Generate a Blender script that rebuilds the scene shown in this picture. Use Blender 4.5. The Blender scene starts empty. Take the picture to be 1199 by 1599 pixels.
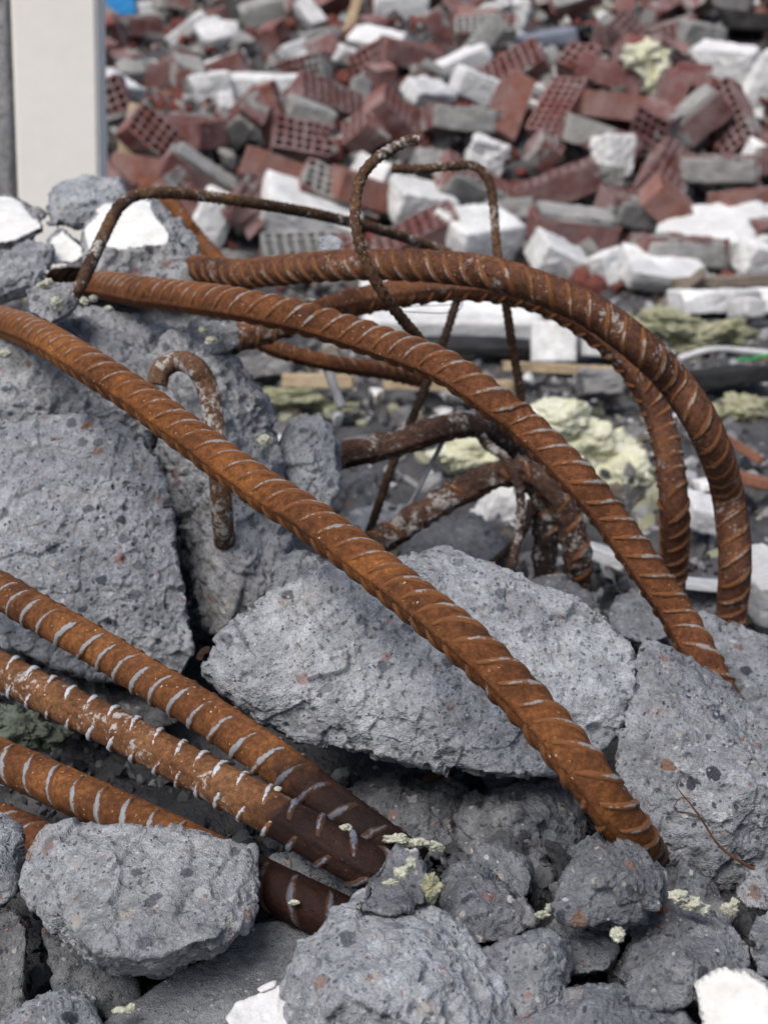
import bpy, bmesh, math, random
import numpy as np
from mathutils import Vector, Matrix

# ------------------------------------------------------------------ camera, light, exposure
sc = bpy.context.scene
COL = sc.collection
W, H, LENS = 1199.0, 1599.0, 50.0
F = LENS / 36.0 * H
CAM = np.array([0.0, 0.0, 0.62])
PIT = math.radians(18.0)
FWD = np.array([0.0, math.cos(PIT), -math.sin(PIT)])
UPV = np.array([0.0, math.sin(PIT), math.cos(PIT)])
RGT = np.array([1.0, 0.0, 0.0])
cd = bpy.data.cameras.new('camera')
cd.lens = LENS; cd.sensor_fit = 'VERTICAL'; cd.sensor_height = 36.0
cd.clip_start = 0.02; cd.clip_end = 400.0
cd.dof.use_dof = True; cd.dof.focus_distance = 0.98; cd.dof.aperture_fstop = 8.8
cam = bpy.data.objects.new('camera', cd); COL.objects.link(cam)
cam.location = CAM; cam.rotation_euler = (math.pi / 2 - PIT, 0, 0)
sc.camera = cam

SUN_EL, SUN_AZ = math.radians(56), math.radians(-146)      # azimuth from +Y towards +X
wd = bpy.data.worlds.new('World'); sc.world = wd; wd.use_nodes = True
nt = wd.node_tree
bg = nt.nodes['Background']
sky = nt.nodes.new('ShaderNodeTexSky'); sky.sky_type = 'NISHITA'; sky.sun_disc = False
sky.sun_elevation = SUN_EL; sky.sun_rotation = SUN_AZ
sky.air_density = 1.0; sky.dust_density = 4.0; sky.ozone_density = 1.5
nt.links.new(sky.outputs[0], bg.inputs[0]); bg.inputs[1].default_value = 0.092
sl = bpy.data.lights.new('sun', 'SUN'); sl.energy = 1.8; sl.angle = math.radians(34); sl.color = (1.0, 0.975, 0.94)
so = bpy.data.objects.new('sun', sl); COL.objects.link(so)
sd = Vector((math.sin(SUN_AZ) * math.cos(SUN_EL), math.cos(SUN_AZ) * math.cos(SUN_EL), math.sin(SUN_EL)))
so.rotation_euler = sd.to_track_quat('Z', 'Y').to_euler(); so.location = (-2, -3, 6)
vs = sc.view_settings
vs.view_transform = 'Standard'; vs.look = 'None'; vs.exposure = 0.55; vs.gamma = 1.0; vs.use_curve_mapping = False
sc.cycles.use_denoising = True
sc.cycles.use_adaptive_sampling = True; sc.cycles.adaptive_threshold = 0.02
sc.cycles.max_bounces = 4; sc.cycles.diffuse_bounces = 3; sc.cycles.glossy_bounces = 2

# ------------------------------------------------------------------ helpers
def P(x, y, d):
    """photo position at depth d (metres along the view axis) -> world"""
    return CAM + d * (FWD + RGT * ((x - W / 2) / F) - UPV * ((y - H / 2) / F))

def px_of(p):
    v = np.asarray(p) - CAM
    d = v @ FWD
    return W / 2 + F * (v @ RGT) / d, H / 2 - F * (v @ UPV) / d, d

def _hash(ix, iy, iz, seed):
    h = (ix.astype(np.uint32) * np.uint32(374761393) + iy.astype(np.uint32) * np.uint32(668265263)
         + iz.astype(np.uint32) * np.uint32(2147483647) + np.uint32((seed * 974711 + 12345) & 0xffffffff))
    h = (h ^ (h >> np.uint32(13))) * np.uint32(1274126177)
    h = (h ^ (h >> np.uint32(16))) * np.uint32(2246822519)
    return h ^ (h >> np.uint32(15))

def perlin(p, freq, seed=0):
    q = p * freq
    i = np.floor(q).astype(np.int64); f = (q - i).astype(np.float32)
    u = f * f * f * (f * (f * 6 - 15) + 10)
    out = np.zeros(len(p), np.float32)
    for a in (0, 1):
        wa = u[:, 0] if a else 1 - u[:, 0]
        for b in (0, 1):
            wb = u[:, 1] if b else 1 - u[:, 1]
            for c in (0, 1):
                wc = u[:, 2] if c else 1 - u[:, 2]
                h = _hash(i[:, 0] + a, i[:, 1] + b, i[:, 2] + c, seed)
                gx = (h & np.uint32(1023)).astype(np.float32) / 511.5 - 1
                gy = ((h >> np.uint32(10)) & np.uint32(1023)).astype(np.float32) / 511.5 - 1
                gz = ((h >> np.uint32(20)) & np.uint32(1023)).astype(np.float32) / 511.5 - 1
                out += wa * wb * wc * (gx * (f[:, 0] - a) + gy * (f[:, 1] - b) + gz * (f[:, 2] - c))
    return out * 1.6

def worley(p, freq, seed=0):
    """F1 distance (cell units) and a random value of the nearest cell"""
    q = p * freq
    i = np.floor(q).astype(np.int64); f = (q - i).astype(np.float32)
    best = np.full(len(p), 9.0, np.float32); val = np.zeros(len(p), np.float32)
    for a in (-1, 0, 1):
        for b in (-1, 0, 1):
            for c in (-1, 0, 1):
                h = _hash(i[:, 0] + a, i[:, 1] + b, i[:, 2] + c, seed)
                dx = a + (h & np.uint32(255)).astype(np.float32) / 255 - f[:, 0]
                dy = b + ((h >> np.uint32(8)) & np.uint32(255)).astype(np.float32) / 255 - f[:, 1]
                dz = c + ((h >> np.uint32(16)) & np.uint32(255)).astype(np.float32) / 255 - f[:, 2]
                d = dx * dx + dy * dy + dz * dz
                m = d < best
                best = np.where(m, d, best); val = np.where(m, (h >> np.uint32(24)).astype(np.float32) / 255, val)
    return np.sqrt(best), val

def facets(p, freq, seed=0):
    """noise of tilted flat facets, like a fracture surface (about -1..1)"""
    q = p * freq
    i = np.floor(q).astype(np.int64); f = (q - i).astype(np.float32)
    best = np.full(len(p), 9.0, np.float32); val = np.zeros(len(p), np.float32)
    for a in (-1, 0, 1):
        for b in (-1, 0, 1):
            for c in (-1, 0, 1):
                h = _hash(i[:, 0] + a, i[:, 1] + b, i[:, 2] + c, seed)
                dx = a + (h & np.uint32(255)).astype(np.float32) / 255 - f[:, 0]
                dy = b + ((h >> np.uint32(8)) & np.uint32(255)).astype(np.float32) / 255 - f[:, 1]
                dz = c + ((h >> np.uint32(16)) & np.uint32(255)).astype(np.float32) / 255 - f[:, 2]
                d = dx * dx + dy * dy + dz * dz
                m = d < best
                h2 = _hash(h.astype(np.int64), h.astype(np.int64) >> 3, i[:, 0] * 0, seed + 77)
                t = (((h2 & np.uint32(255)).astype(np.float32) / 127.5 - 1) * dx + (((h2 >> np.uint32(8)) & np.uint32(255)).astype(np.float32) / 127.5 - 1) * dy
                     + (((h2 >> np.uint32(16)) & np.uint32(255)).astype(np.float32) / 127.5 - 1) * dz + ((h2 >> np.uint32(24)).astype(np.float32) / 255 - 0.5) * 0.5)
                best = np.where(m, d, best); val = np.where(m, t, val)
    return val

def sstep(a, b, x):
    t = np.clip((x - a) / (b - a), 0, 1)
    return t * t * (3 - 2 * t)

_ICO = {}
def ico(n):
    if n not in _ICO:
        bm = bmesh.new(); bmesh.ops.create_icosphere(bm, subdivisions=n, radius=1)
        bm.verts.ensure_lookup_table()
        V = np.array([v.co[:] for v in bm.verts]); T = np.array([[v.index for v in f.verts] for f in bm.faces], np.int32)
        V /= np.linalg.norm(V, axis=1)[:, None]
        bm.free(); _ICO[n] = (V, T)
    return _ICO[n]

def vnormals(V, T):
    a, b, c = V[T[:, 0]], V[T[:, 1]], V[T[:, 2]]
    fn = np.cross(b - a, c - a)
    N = np.zeros_like(V)
    for k in range(3):
        col = np.zeros(len(V))
        for j in range(3):
            col += np.bincount(T[:, j], weights=fn[:, k], minlength=len(V))
        N[:, k] = col
    return N / np.maximum(np.linalg.norm(N, axis=1), 1e-12)[:, None]

def mesh_tri(name, V, T, attrs=None, smooth=True):
    me = bpy.data.meshes.new(name)
    V = np.asarray(V, np.float32); T = np.asarray(T, np.int32); k = T.shape[1]
    me.vertices.add(len(V)); me.vertices.foreach_set('co', V.ravel())
    me.loops.add(T.size); me.loops.foreach_set('vertex_index', T.ravel())
    me.polygons.add(len(T))
    me.polygons.foreach_set('loop_start', np.arange(0, T.size, k, dtype=np.int32))
    me.polygons.foreach_set('loop_total', np.full(len(T), k, np.int32))
    me.polygons.foreach_set('use_smooth', np.full(len(T), smooth, bool))
    for an, av in (attrs or {}).items():
        at = me.attributes.new(an, 'FLOAT', 'POINT'); at.data.foreach_set('value', np.asarray(av, np.float32))
    me.update(calc_edges=True); me.validate()
    return me

def link(name, me, mat=None, loc=(0, 0, 0), parent=None):
    o = bpy.data.objects.new(name, me); COL.objects.link(o); o.location = loc
    if mat is not None and me is not None and not me.materials:
        me.materials.append(mat)
    if parent is not None:
        o.parent = parent
    return o

def tag(o, label=None, cat=None, group=None, kind=None):
    if label: o['label'] = label
    if cat: o['category'] = cat
    if group: o['group'] = group
    if kind or cat: o['kind'] = kind or 'thing'
    return o

# ------------------------------------------------------------------ materials
class NT:
    def __init__(s, name):
        s.m = bpy.data.materials.new(name); s.m.use_nodes = True
        s.t = s.m.node_tree; s.b = s.t.nodes['Principled BSDF']
        tc = s.t.nodes.new('ShaderNodeTexCoord'); oi = s.t.nodes.new('ShaderNodeObjectInfo')
        s.rand = oi.outputs['Random']
        sc_ = s.math('MULTIPLY', s.rand, 37.0)
        va = s.t.nodes.new('ShaderNodeVectorMath'); va.operation = 'ADD'
        s.t.links.new(tc.outputs['Object'], va.inputs[0]); s.t.links.new(sc_, va.inputs[1])
        s.co = va.outputs[0]
        s.b.inputs['Specular IOR Level'].default_value = 0.25
    def _in(s, sock, v):
        if v is None: return
        if hasattr(v, 'is_linked') or isinstance(v, bpy.types.NodeSocket): s.t.links.new(v, sock)
        else:
            if isinstance(v, tuple) and len(v) == 3 and sock.type == 'RGBA': v = v + (1.0,)
            sock.default_value = v
    def math(s, op, a, b=None, c=None, clamp=False):
        n = s.t.nodes.new('ShaderNodeMath'); n.operation = op; n.use_clamp = clamp
        for i, v in enumerate((a, b, c)): s._in(n.inputs[i], v)
        return n.outputs[0]
    def noise(s, scale, detail=4.0, rough=0.55, dist=0.0, co=None):
        n = s.t.nodes.new('ShaderNodeTexNoise'); s._in(n.inputs['Vector'], co or s.co)
        n.inputs['Scale'].default_value = scale; n.inputs['Detail'].default_value = detail
        n.inputs['Roughness'].default_value = rough; n.inputs['Distortion'].default_value = dist
        return n.outputs['Fac']
    def warp(s, scale, amt):
        n = s.t.nodes.new('ShaderNodeTexNoise'); s._in(n.inputs['Vector'], s.co); n.inputs['Scale'].default_value = scale
        n.inputs['Detail'].default_value = 3
        a = s.t.nodes.new('ShaderNodeVectorMath'); a.operation = 'MULTIPLY_ADD'
        s.t.links.new(n.outputs['Color'], a.inputs[0]); a.inputs[1].default_value = (amt,) * 3; s.t.links.new(s.co, a.inputs[2])
        return a.outputs[0]
    def vor(s, scale, co=None, feature='F1'):
        n = s.t.nodes.new('ShaderNodeTexVoronoi'); n.feature = feature; s._in(n.inputs['Vector'], co or s.co)
        n.inputs['Scale'].default_value = scale
        sp = s.t.nodes.new('ShaderNodeSeparateColor'); s.t.links.new(n.outputs['Color'], sp.inputs[0])
        return n.outputs['Distance'], sp.outputs[0], sp.outputs[1], sp.outputs[2]
    def ramp(s, fac, stops, mode='LINEAR'):
        n = s.t.nodes.new('ShaderNodeValToRGB'); s._in(n.inputs[0], fac); r = n.color_ramp; r.interpolation = mode
        while len(r.elements) < len(stops): r.elements.new(0.5)
        for e, (p_, c_) in zip(r.elements, stops):
            e.position = p_; e.color = (c_ if isinstance(c_, tuple) else (c_,) * 3) + (1,)
        return n.outputs[0]
    def mix(s, fac, a, b, mode='MIX'):
        n = s.t.nodes.new('ShaderNodeMix'); n.data_type = 'RGBA'; n.blend_type = mode
        s._in(n.inputs[0], fac); s._in(n.inputs[6], a); s._in(n.inputs[7], b)
        return n.outputs[2]
    def attr(s, name):
        n = s.t.nodes.new('ShaderNodeAttribute'); n.attribute_name = name
        return n.outputs['Fac']
    def step(s, v, a, b):
        n = s.t.nodes.new('ShaderNodeMapRange'); n.interpolation_type = 'SMOOTHSTEP'
        s._in(n.inputs['Value'], v); n.inputs['From Min'].default_value = a; n.inputs['From Max'].default_value = b
        return n.outputs['Result']
    def done(s, col, rough=0.9, bump=None, dist=0.001, strength=1.0, metal=None, spec=None):
        s._in(s.b.inputs['Base Color'], col); s._in(s.b.inputs['Roughness'], rough)
        if metal is not None: s._in(s.b.inputs['Metallic'], metal)
        if spec is not None: s.b.inputs['Specular IOR Level'].default_value = spec
        if bump is not None:
            n = s.t.nodes.new('ShaderNodeBump'); n.inputs['Distance'].default_value = dist; n.inputs['Strength'].default_value = strength
            s._in(n.inputs['Height'], bump); s.t.links.new(n.outputs[0], s.b.inputs['Normal'])
        return s.m

def mat_concrete(name, lo, hi, stones=1.0, paint=None):
    t = NT(name)
    w = t.warp(55, 0.012)
    base = t.mix(t.step(t.noise(11, 5, 0.65), 0.25, 0.75), tuple(c * 0.86 for c in lo), tuple(c * 1.08 for c in hi))
    base = t.mix(0.75, base, t.ramp(t.noise(70, 5, 0.72), [(0.28, 0.42), (0.5, 0.95), (0.70, 1.4)]), 'MULTIPLY')
    base = t.mix(0.5, base, t.ramp(t.noise(420, 2, 0.7), [(0.3, 0.45), (0.6, 1.2)]), 'MULTIPLY')
    # faint warm patches
    base = t.mix(t.math('MULTIPLY', t.step(t.noise(22, 4), 0.56, 0.75), 0.35), base, (0.30, 0.27, 0.235))
    base = t.mix(1.0, base, t.ramp(t.math('FRACT', t.math('MULTIPLY', t.rand, 5.7)), [(0.0, (0.88, 0.875, 0.865)), (0.5, (1.0, 1.0, 1.0)), (1.0, (1.08, 1.10, 1.12))]), 'MULTIPLY')
    pal = [(0.0, (0.045, 0.05, 0.062)), (0.22, (0.12, 0.125, 0.14)), (0.42, (0.26, 0.165, 0.15)), (0.52, (0.36, 0.33, 0.29)),
           (0.66, (0.44, 0.44, 0.45)), (0.80, (0.07, 0.08, 0.10)), (0.93, (0.20, 0.12, 0.085))]
    for scl, keep, rad in ((66, 0.76, 0.37), (175, 0.70, 0.33)):
        d, r, g, b = t.vor(scl, w)
        m = t.math('MULTIPLY', t.step(r, keep, keep + 0.01), t.math('SUBTRACT', 1.0, t.step(d, rad - 0.06, rad + 0.04)))
        m = t.math('MULTIPLY', m, 0.95 * stones)
        base = t.mix(m, base, t.ramp(g, pal, 'CONSTANT'))
    d, r, g, b = t.vor(290)
    m = t.math('MULTIPLY', t.step(r, 0.80, 0.81), t.math('SUBTRACT', 1.0, t.step(d, 0.22, 0.36)))
    base = t.mix(t.math('MULTIPLY', m, 0.8), base, t.ramp(g, [(0.0, (0.05, 0.053, 0.06)), (0.72, (0.5, 0.5, 0.51)), (0.86, (0.12, 0.10, 0.09))], 'CONSTANT'))
    h = t.math('MULTIPLY_ADD', t.noise(170, 4, 0.78), 1.3, t.math('MULTIPLY', t.noise(1000, 0, 0.6), 0.35))
    col = base
    if paint:
        pa = t.attr('paint')
        pm = t.step(t.math('ADD', pa, t.math('MULTIPLY', t.math('SUBTRACT', t.noise(45, 4, 0.7), 0.5), 1.1)), 0.46, 0.52)
        col = t.mix(pm, base, t.mix(1.0, paint, t.ramp(t.noise(38, 5, 0.7), [(0.3, (0.78, 0.765, 0.74)), (0.55, (1.0, 1.0, 1.0))]), 'MULTIPLY'))
        h = t.math('MULTIPLY', h, t.math('SUBTRACT', 1.0, t.math('MULTIPLY', pa, 0.85)))
    return t.done(col, 0.92, h, 0.0030, 1.0, spec=0.2)

def mat_rust(name, dark, mid, bright, dust=0.0, speck=0.5, fine=1.0):
    t = NT(name)
    col = t.ramp(t.noise(11, 6, 0.7, 0.4), [(0.30, dark), (0.5, mid), (0.70, bright)])
    col = t.mix(0.8, col, t.ramp(t.noise(200, 4, 0.8), [(0.3, 0.30), (0.5, 0.92), (0.68, 1.75)]), 'MULTIPLY')
    d, r, g, b = t.vor(330, t.warp(200, 0.004))
    sp = t.math('MULTIPLY', t.step(r, 0.80, 0.82), t.math('SUBTRACT', 1.0, t.step(d, 0.18, 0.36)))
    sp = t.math('MULTIPLY', sp, t.math('MULTIPLY', t.step(t.noise(30, 3), 0.42, 0.62), speck))
    col = t.mix(sp, col, t.ramp(g, [(0.0, (0.42, 0.20, 0.07)), (0.45, (0.55, 0.45, 0.33)), (0.8, (0.05, 0.02, 0.012))], 'CONSTANT'))
    dm = t.step(t.math('ADD', t.math('MULTIPLY', t.noise(26, 3), 0.5), t.math('MULTIPLY', t.noise(150, 4, 0.75), 0.5)), 0.64 - 0.18 * dust, 0.70 - 0.16 * dust)
    dm = t.math('MULTIPLY', dm, min(1.0, dust * 1.6))
    col = t.mix(dm, col, t.mix(t.noise(90, 3), (0.30, 0.275, 0.25), (0.52, 0.50, 0.48)))
    st = t.attr('end_dark')
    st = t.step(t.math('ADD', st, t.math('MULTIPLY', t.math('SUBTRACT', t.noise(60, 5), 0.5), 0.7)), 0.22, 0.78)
    col = t.mix(st, col, (0.115, 0.085, 0.12), 'MULTIPLY')  # bars turn darker towards their ends
    h = t.math('MULTIPLY_ADD', t.noise(230, 4, 0.7), 1.0, t.math('MULTIPLY', sp, 0.5))
    return t.done(col, t.ramp(st, [(0, 0.88), (1, 0.75)]), h, 0.0012 * fine, 1.0, spec=0.25)

def mat_rib(name, rust, steel, cover):
    t = NT(name)
    n = t.math('ADD', t.math('MULTIPLY', t.math('SUBTRACT', t.noise(60, 3), 0.5), 0.9), t.noise(280, 5, 0.8))
    w = t.attr('wear')
    m = t.step(t.math('ADD', n, t.math('MULTIPLY', w, 0.5)), 0.95 - 0.3 * cover, 1.05 - 0.3 * cover)
    st = t.mix(t.noise(140, 5), tuple(c * 0.7 for c in steel), tuple(min(1, c * 1.35) for c in steel))
    col = t.mix(m, t.mix(t.noise(200, 5), tuple(c * 0.6 for c in rust), rust), st)
    darkn = t.step(t.attr('end_dark'), 0.4, 0.6)
    col = t.mix(darkn, col, (0.33, 0.33, 0.38), 'MULTIPLY')  # ribs go darker along with the bar ends
    return t.done(col, t.ramp(m, [(0, 0.85), (1, 0.5)]), t.noise(350, 6, 0.7), 0.0008, 1.0, spec=0.4)

def mat_plain(name, a, b, scale=20, rough=0.9, bs=120, bd=0.001, detail=6, tint=0.0, grain=0.5):
    t = NT(name)
    col = t.mix(t.step(t.noise(scale, detail, 0.65), 0.3, 0.7), a, b)
    col = t.mix(grain, col, t.ramp(t.noise(scale * 9, 5, 0.7), [(0.3, 0.65), (0.7, 1.25)]), 'MULTIPLY')
    if tint:
        col = t.mix(1.0, col, t.ramp(t.rand, [(0, 1 - tint), (1, 1 + tint)]), 'MULTIPLY')
    return t.done(col, rough, t.noise(bs, 4, 0.65), bd, 1.0)

def mat_brick(name, a, b, c, mortar):
    t = NT(name)
    body = t.ramp(t.rand, [(0.0, a), (0.5, b), (1.0, c)])
    body = t.mix(0.7, body, t.ramp(t.noise(14, 6, 0.65), [(0.25, 0.6), (0.7, 1.3)]), 'MULTIPLY')
    body = t.mix(t.math('MULTIPLY', t.step(t.noise(9, 6, 0.7), 0.30, 0.66), 0.72), body, (0.285, 0.21, 0.205))
    off = t.math('MULTIPLY_ADD', t.math('FRACT', t.math('MULTIPLY', t.rand, 7.31)), 0.16 * mortar, 0.36)
    n = t.t.nodes.new('ShaderNodeMath'); n.operation = 'SUBTRACT'
    t.t.links.new(t.noise(6.5, 5, 0.6), n.inputs[1]); t.t.links.new(off, n.inputs[0])
    m = t.step(n.outputs[0], 0.0, 0.03)
    col = t.mix(m, body, t.mix(t.noise(40, 5), (0.22, 0.215, 0.20), (0.36, 0.35, 0.335)))
    return t.done(col, 0.95, t.math('ADD', t.noise(90, 6), m), 0.003, 1.0)

M = {}
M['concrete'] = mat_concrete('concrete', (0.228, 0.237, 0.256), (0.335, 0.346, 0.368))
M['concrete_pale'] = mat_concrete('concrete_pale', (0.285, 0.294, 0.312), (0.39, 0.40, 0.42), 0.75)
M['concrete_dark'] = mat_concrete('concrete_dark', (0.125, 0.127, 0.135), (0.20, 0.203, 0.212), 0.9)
M['concrete_shaded'] = mat_concrete('concrete_shaded', (0.145, 0.152, 0.168), (0.225, 0.234, 0.252), 0.95)  # darker copy of the concrete: shade of the lower pile put into its colour
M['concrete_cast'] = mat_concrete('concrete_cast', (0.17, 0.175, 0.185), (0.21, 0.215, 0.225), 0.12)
M['concrete_painted'] = mat_concrete('concrete_painted', (0.26, 0.261, 0.268), (0.36, 0.362, 0.37), 0.9, (0.70, 0.70, 0.68))
M['rust_orange'] = mat_rust('rust_orange', (0.056, 0.021, 0.009), (0.135, 0.049, 0.015), (0.255, 0.097, 0.022), 0.02, 0.8)
M['rust_brown'] = mat_rust('rust_brown', (0.052, 0.019, 0.010), (0.120, 0.044, 0.018), (0.20, 0.078, 0.027), 0.10, 0.8)
M['rust_spotted'] = mat_rust('rust_spotted', (0.056, 0.022, 0.014), (0.108, 0.046, 0.025), (0.176, 0.075, 0.036), 0.42, 0.8)
M['rust_grainy'] = mat_rust('rust_grainy', (0.060, 0.022, 0.009), (0.130, 0.050, 0.017), (0.215, 0.088, 0.028), 0.16, 1.0)
M['rust_chalky'] = mat_rust('rust_chalky', (0.070, 0.029, 0.014), (0.135, 0.060, 0.025), (0.22, 0.11, 0.05), 0.55, 1.0)
M['corroded'] = mat_rust('corroded', (0.018, 0.012, 0.011), (0.062, 0.033, 0.024), (0.13, 0.072, 0.05), 0.68, 0.9, 2.5)
M['corroded_dark'] = mat_rust('corroded_dark', (0.012, 0.009, 0.009), (0.032, 0.021, 0.018), (0.07, 0.045, 0.036), 0.5, 0.6, 2.5)
M['thin_rust'] = mat_rust('thin_rust', (0.024, 0.015, 0.011), (0.075, 0.04, 0.022), (0.155, 0.085, 0.042), 0.55, 0.7)
M['thin_dark'] = mat_rust('thin_dark', (0.018, 0.012, 0.01), (0.045, 0.027, 0.019), (0.09, 0.05, 0.03), 0.1, 0.5)
M['hook'] = mat_rust('hook', (0.05, 0.026, 0.015), (0.10, 0.05, 0.026), (0.19, 0.115, 0.07), 0.75, 0.8)
M['rib_worn'] = mat_rib('rib_worn', (0.20, 0.075, 0.022), (0.21, 0.205, 0.20), 0.40)
M['rib_grey'] = mat_rib('rib_grey', (0.16, 0.065, 0.025), (0.235, 0.24, 0.25), 0.78)
M['rib_white'] = mat_rib('rib_white', (0.22, 0.10, 0.045), (0.46, 0.49, 0.53), 0.85)
M['rib_rust'] = mat_rib('rib_rust', (0.19, 0.072, 0.022), (0.27, 0.24, 0.21), 0.18)
M['wire'] = mat_plain('wire', (0.012, 0.012, 0.014), (0.04, 0.03, 0.025), 60, 0.6)
M['steel'] = mat_plain('steel', (0.20, 0.205, 0.22), (0.33, 0.34, 0.36), 40, 0.45)
M['soil'] = mat_plain('soil', (0.045, 0.046, 0.05), (0.115, 0.113, 0.115), 9, 0.98, 90, 0.012, 10)
M['grit'] = mat_plain('grit', (0.10, 0.10, 0.105), (0.28, 0.275, 0.27), 6, 0.95, 200, 0.002)
M['brick'] = mat_brick('brick', (0.112, 0.039, 0.037), (0.148, 0.047, 0.042), (0.19, 0.060, 0.046), 1.0)
M['brick_orange'] = mat_brick('brick_orange', (0.205, 0.078, 0.054), (0.215, 0.08, 0.052), (0.235, 0.085, 0.054), -1.2)
M['mortar'] = mat_plain('mortar', (0.22, 0.215, 0.205), (0.34, 0.335, 0.325), 14, 0.96, 110, 0.004, tint=0.15)
M['white'] = mat_plain('white', (0.50, 0.50, 0.495), (0.80, 0.80, 0.79), 7, 0.88, 60, 0.003)
M['offwhite'] = mat_plain('offwhite', (0.50, 0.50, 0.50), (0.66, 0.66, 0.655), 10, 0.9, 60, 0.003, tint=0.12)
M['panel'] = mat_plain('panel', (0.86, 0.83, 0.77), (0.89, 0.86, 0.80), 3, 0.8, 40, 0.0006, grain=0.08)
M['wood'] = mat_plain('wood', (0.34, 0.245, 0.15), (0.50, 0.40, 0.27), 12, 0.85, 80, 0.002)
M['wood_grey'] = mat_plain('wood_grey', (0.14, 0.115, 0.095), (0.26, 0.215, 0.17), 14, 0.9, 80, 0.003)
M['wood_red'] = mat_plain('wood_red', (0.17, 0.075, 0.05), (0.28, 0.13, 0.08), 14, 0.9, 80, 0.003)
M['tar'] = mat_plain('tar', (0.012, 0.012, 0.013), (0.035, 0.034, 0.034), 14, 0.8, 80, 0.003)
M['blue'] = mat_plain('blue', (0.02, 0.20, 0.48), (0.03, 0.25, 0.55), 8, 0.5)
M['bluegrey'] = mat_plain('bluegrey', (0.15, 0.17, 0.21), (0.20, 0.22, 0.27), 8, 0.6)
M['green'] = mat_plain('green', (0.03, 0.35, 0.08), (0.05, 0.42, 0.12), 8, 0.5)
M['redplastic'] = mat_plain('redplastic', (0.26, 0.03, 0.05), (0.34, 0.05, 0.07), 8, 0.5)
M['wool'] = mat_plain('wool', (0.70, 0.70, 0.46), (0.82, 0.82, 0.68), 18, 1.0, 160, 0.008)
M['wool_olive'] = mat_plain('wool_olive', (0.30, 0.30, 0.18), (0.46, 0.45, 0.31), 14, 1.0, 140, 0.008)
M['wool_pale'] = mat_plain('wool_pale', (0.46, 0.46, 0.36), (0.62, 0.62, 0.52), 40, 1.0, 260, 0.004)
M['wool_green'] = mat_plain('wool_green', (0.10, 0.12, 0.095), (0.18, 0.20, 0.155), 30, 1.0, 200, 0.004)
M['twig'] = mat_plain('twig', (0.07, 0.03, 0.016), (0.15, 0.07, 0.03), 60, 0.9, 300, 0.0006)
# ------------------------------------------------------------------ terrain
def terrain(x, y):
    """smooth height of the ground: mound under the blocks, yard, brick heap"""
    x = np.asarray(x, float); y = np.asarray(y, float)
    z = 0.058 * np.exp(-((x - 0.06) / 0.36) ** 2 - ((y - 0.86) / 0.13) ** 2)
    z = z + 0.20 * np.exp(-((x + 0.48) / 0.26) ** 2 - ((y - 1.62) / 0.22) ** 2)
    hp = 0.40 * sstep(3.85, 5.2, y) + 0.62 * sstep(4.9, 9.5, y) + 0.9 * sstep(9.0, 20.0, y)
    hp = hp * (1 + 0.10 * np.sin(x * 1.3 + 0.6)) + 0.05 * sstep(4.2, 6, y) * np.sin(x * 2.9 + y * 2.1)
    return z + hp

def hit(x, y, lift=0.0, dmin=1.3):
    """depth at which the ray of a photo position meets the ground"""
    d = dmin
    while d < 60:
        p = P(x, y, d)
        if p[2] <= terrain(p[0], p[1]) + lift: return d
        d += 0.01 + d * 0.002
    return d

def build_ground():
    def graded(lo, hi, fine_lo, fine_hi, step, grow):
        a = list(np.arange(fine_lo, fine_hi, step)); s = step; v = a[-1]
        while v < hi: s *= grow; v += s; a.append(v)
        s = step; v = a[0]
        while v > lo: s *= grow; v -= s; a.insert(0, v)
        return np.array(a)
    xs = graded(-60, 60, -0.62, 0.7, 0.010, 1.07); ys = graded(-20, 90, 0.55, 2.1, 0.010, 1.045)
    X, Y = np.meshgrid(xs, ys); X = X.ravel(); Y = Y.ravel()
    Z = terrain(X, Y)
    p = np.stack([X, Y, Z], 1)
    near = np.exp(-np.maximum(0, np.hypot(X, Y) - 6) / 8)
    for fr, am in ((2.5, 0.03), (7, 0.020), (20, 0.010), (55, 0.006), (110, 0.0045)):
        Z = Z + perlin(p, fr, 3) * am * near
    Z = Z - 0.012
    ny, nx = len(ys), len(xs)
    idx = np.arange(ny * nx).reshape(ny, nx)
    T = np.stack([idx[:-1, :-1], idx[:-1, 1:], idx[1:, 1:], idx[1:, :-1]], -1).reshape(-1, 4)
    o = link('ground', mesh_tri('ground', np.stack([X, Y, Z], 1), T), M['soil'])
    tag(o, 'dark grey gritty earth under and behind the rubble', 'ground', kind='structure')
build_ground()

# ------------------------------------------------------------------ broken concrete
def hull_planes(pts):
    bm = bmesh.new()
    for p in pts: bm.verts.new(p)
    r = bmesh.ops.convex_hull(bm, input=bm.verts)
    bmesh.ops.delete(bm, geom=[g for g in set(r['geom_unused'] + r['geom_interior']) if isinstance(g, bmesh.types.BMVert)], context='VERTS')
    bm.normal_update(); pl = []
    c = sum((v.co for v in bm.verts), Vector()) / len(bm.verts)
    for f in bm.faces:
        n = f.normal; m = f.calc_center_median()
        if n.dot(m - c) < 0: n = -n
        if f.calc_area() > 1e-9: pl.append((n.x, n.y, n.z, n.dot(m)))
    bm.free()
    return np.array(pl)

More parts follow.
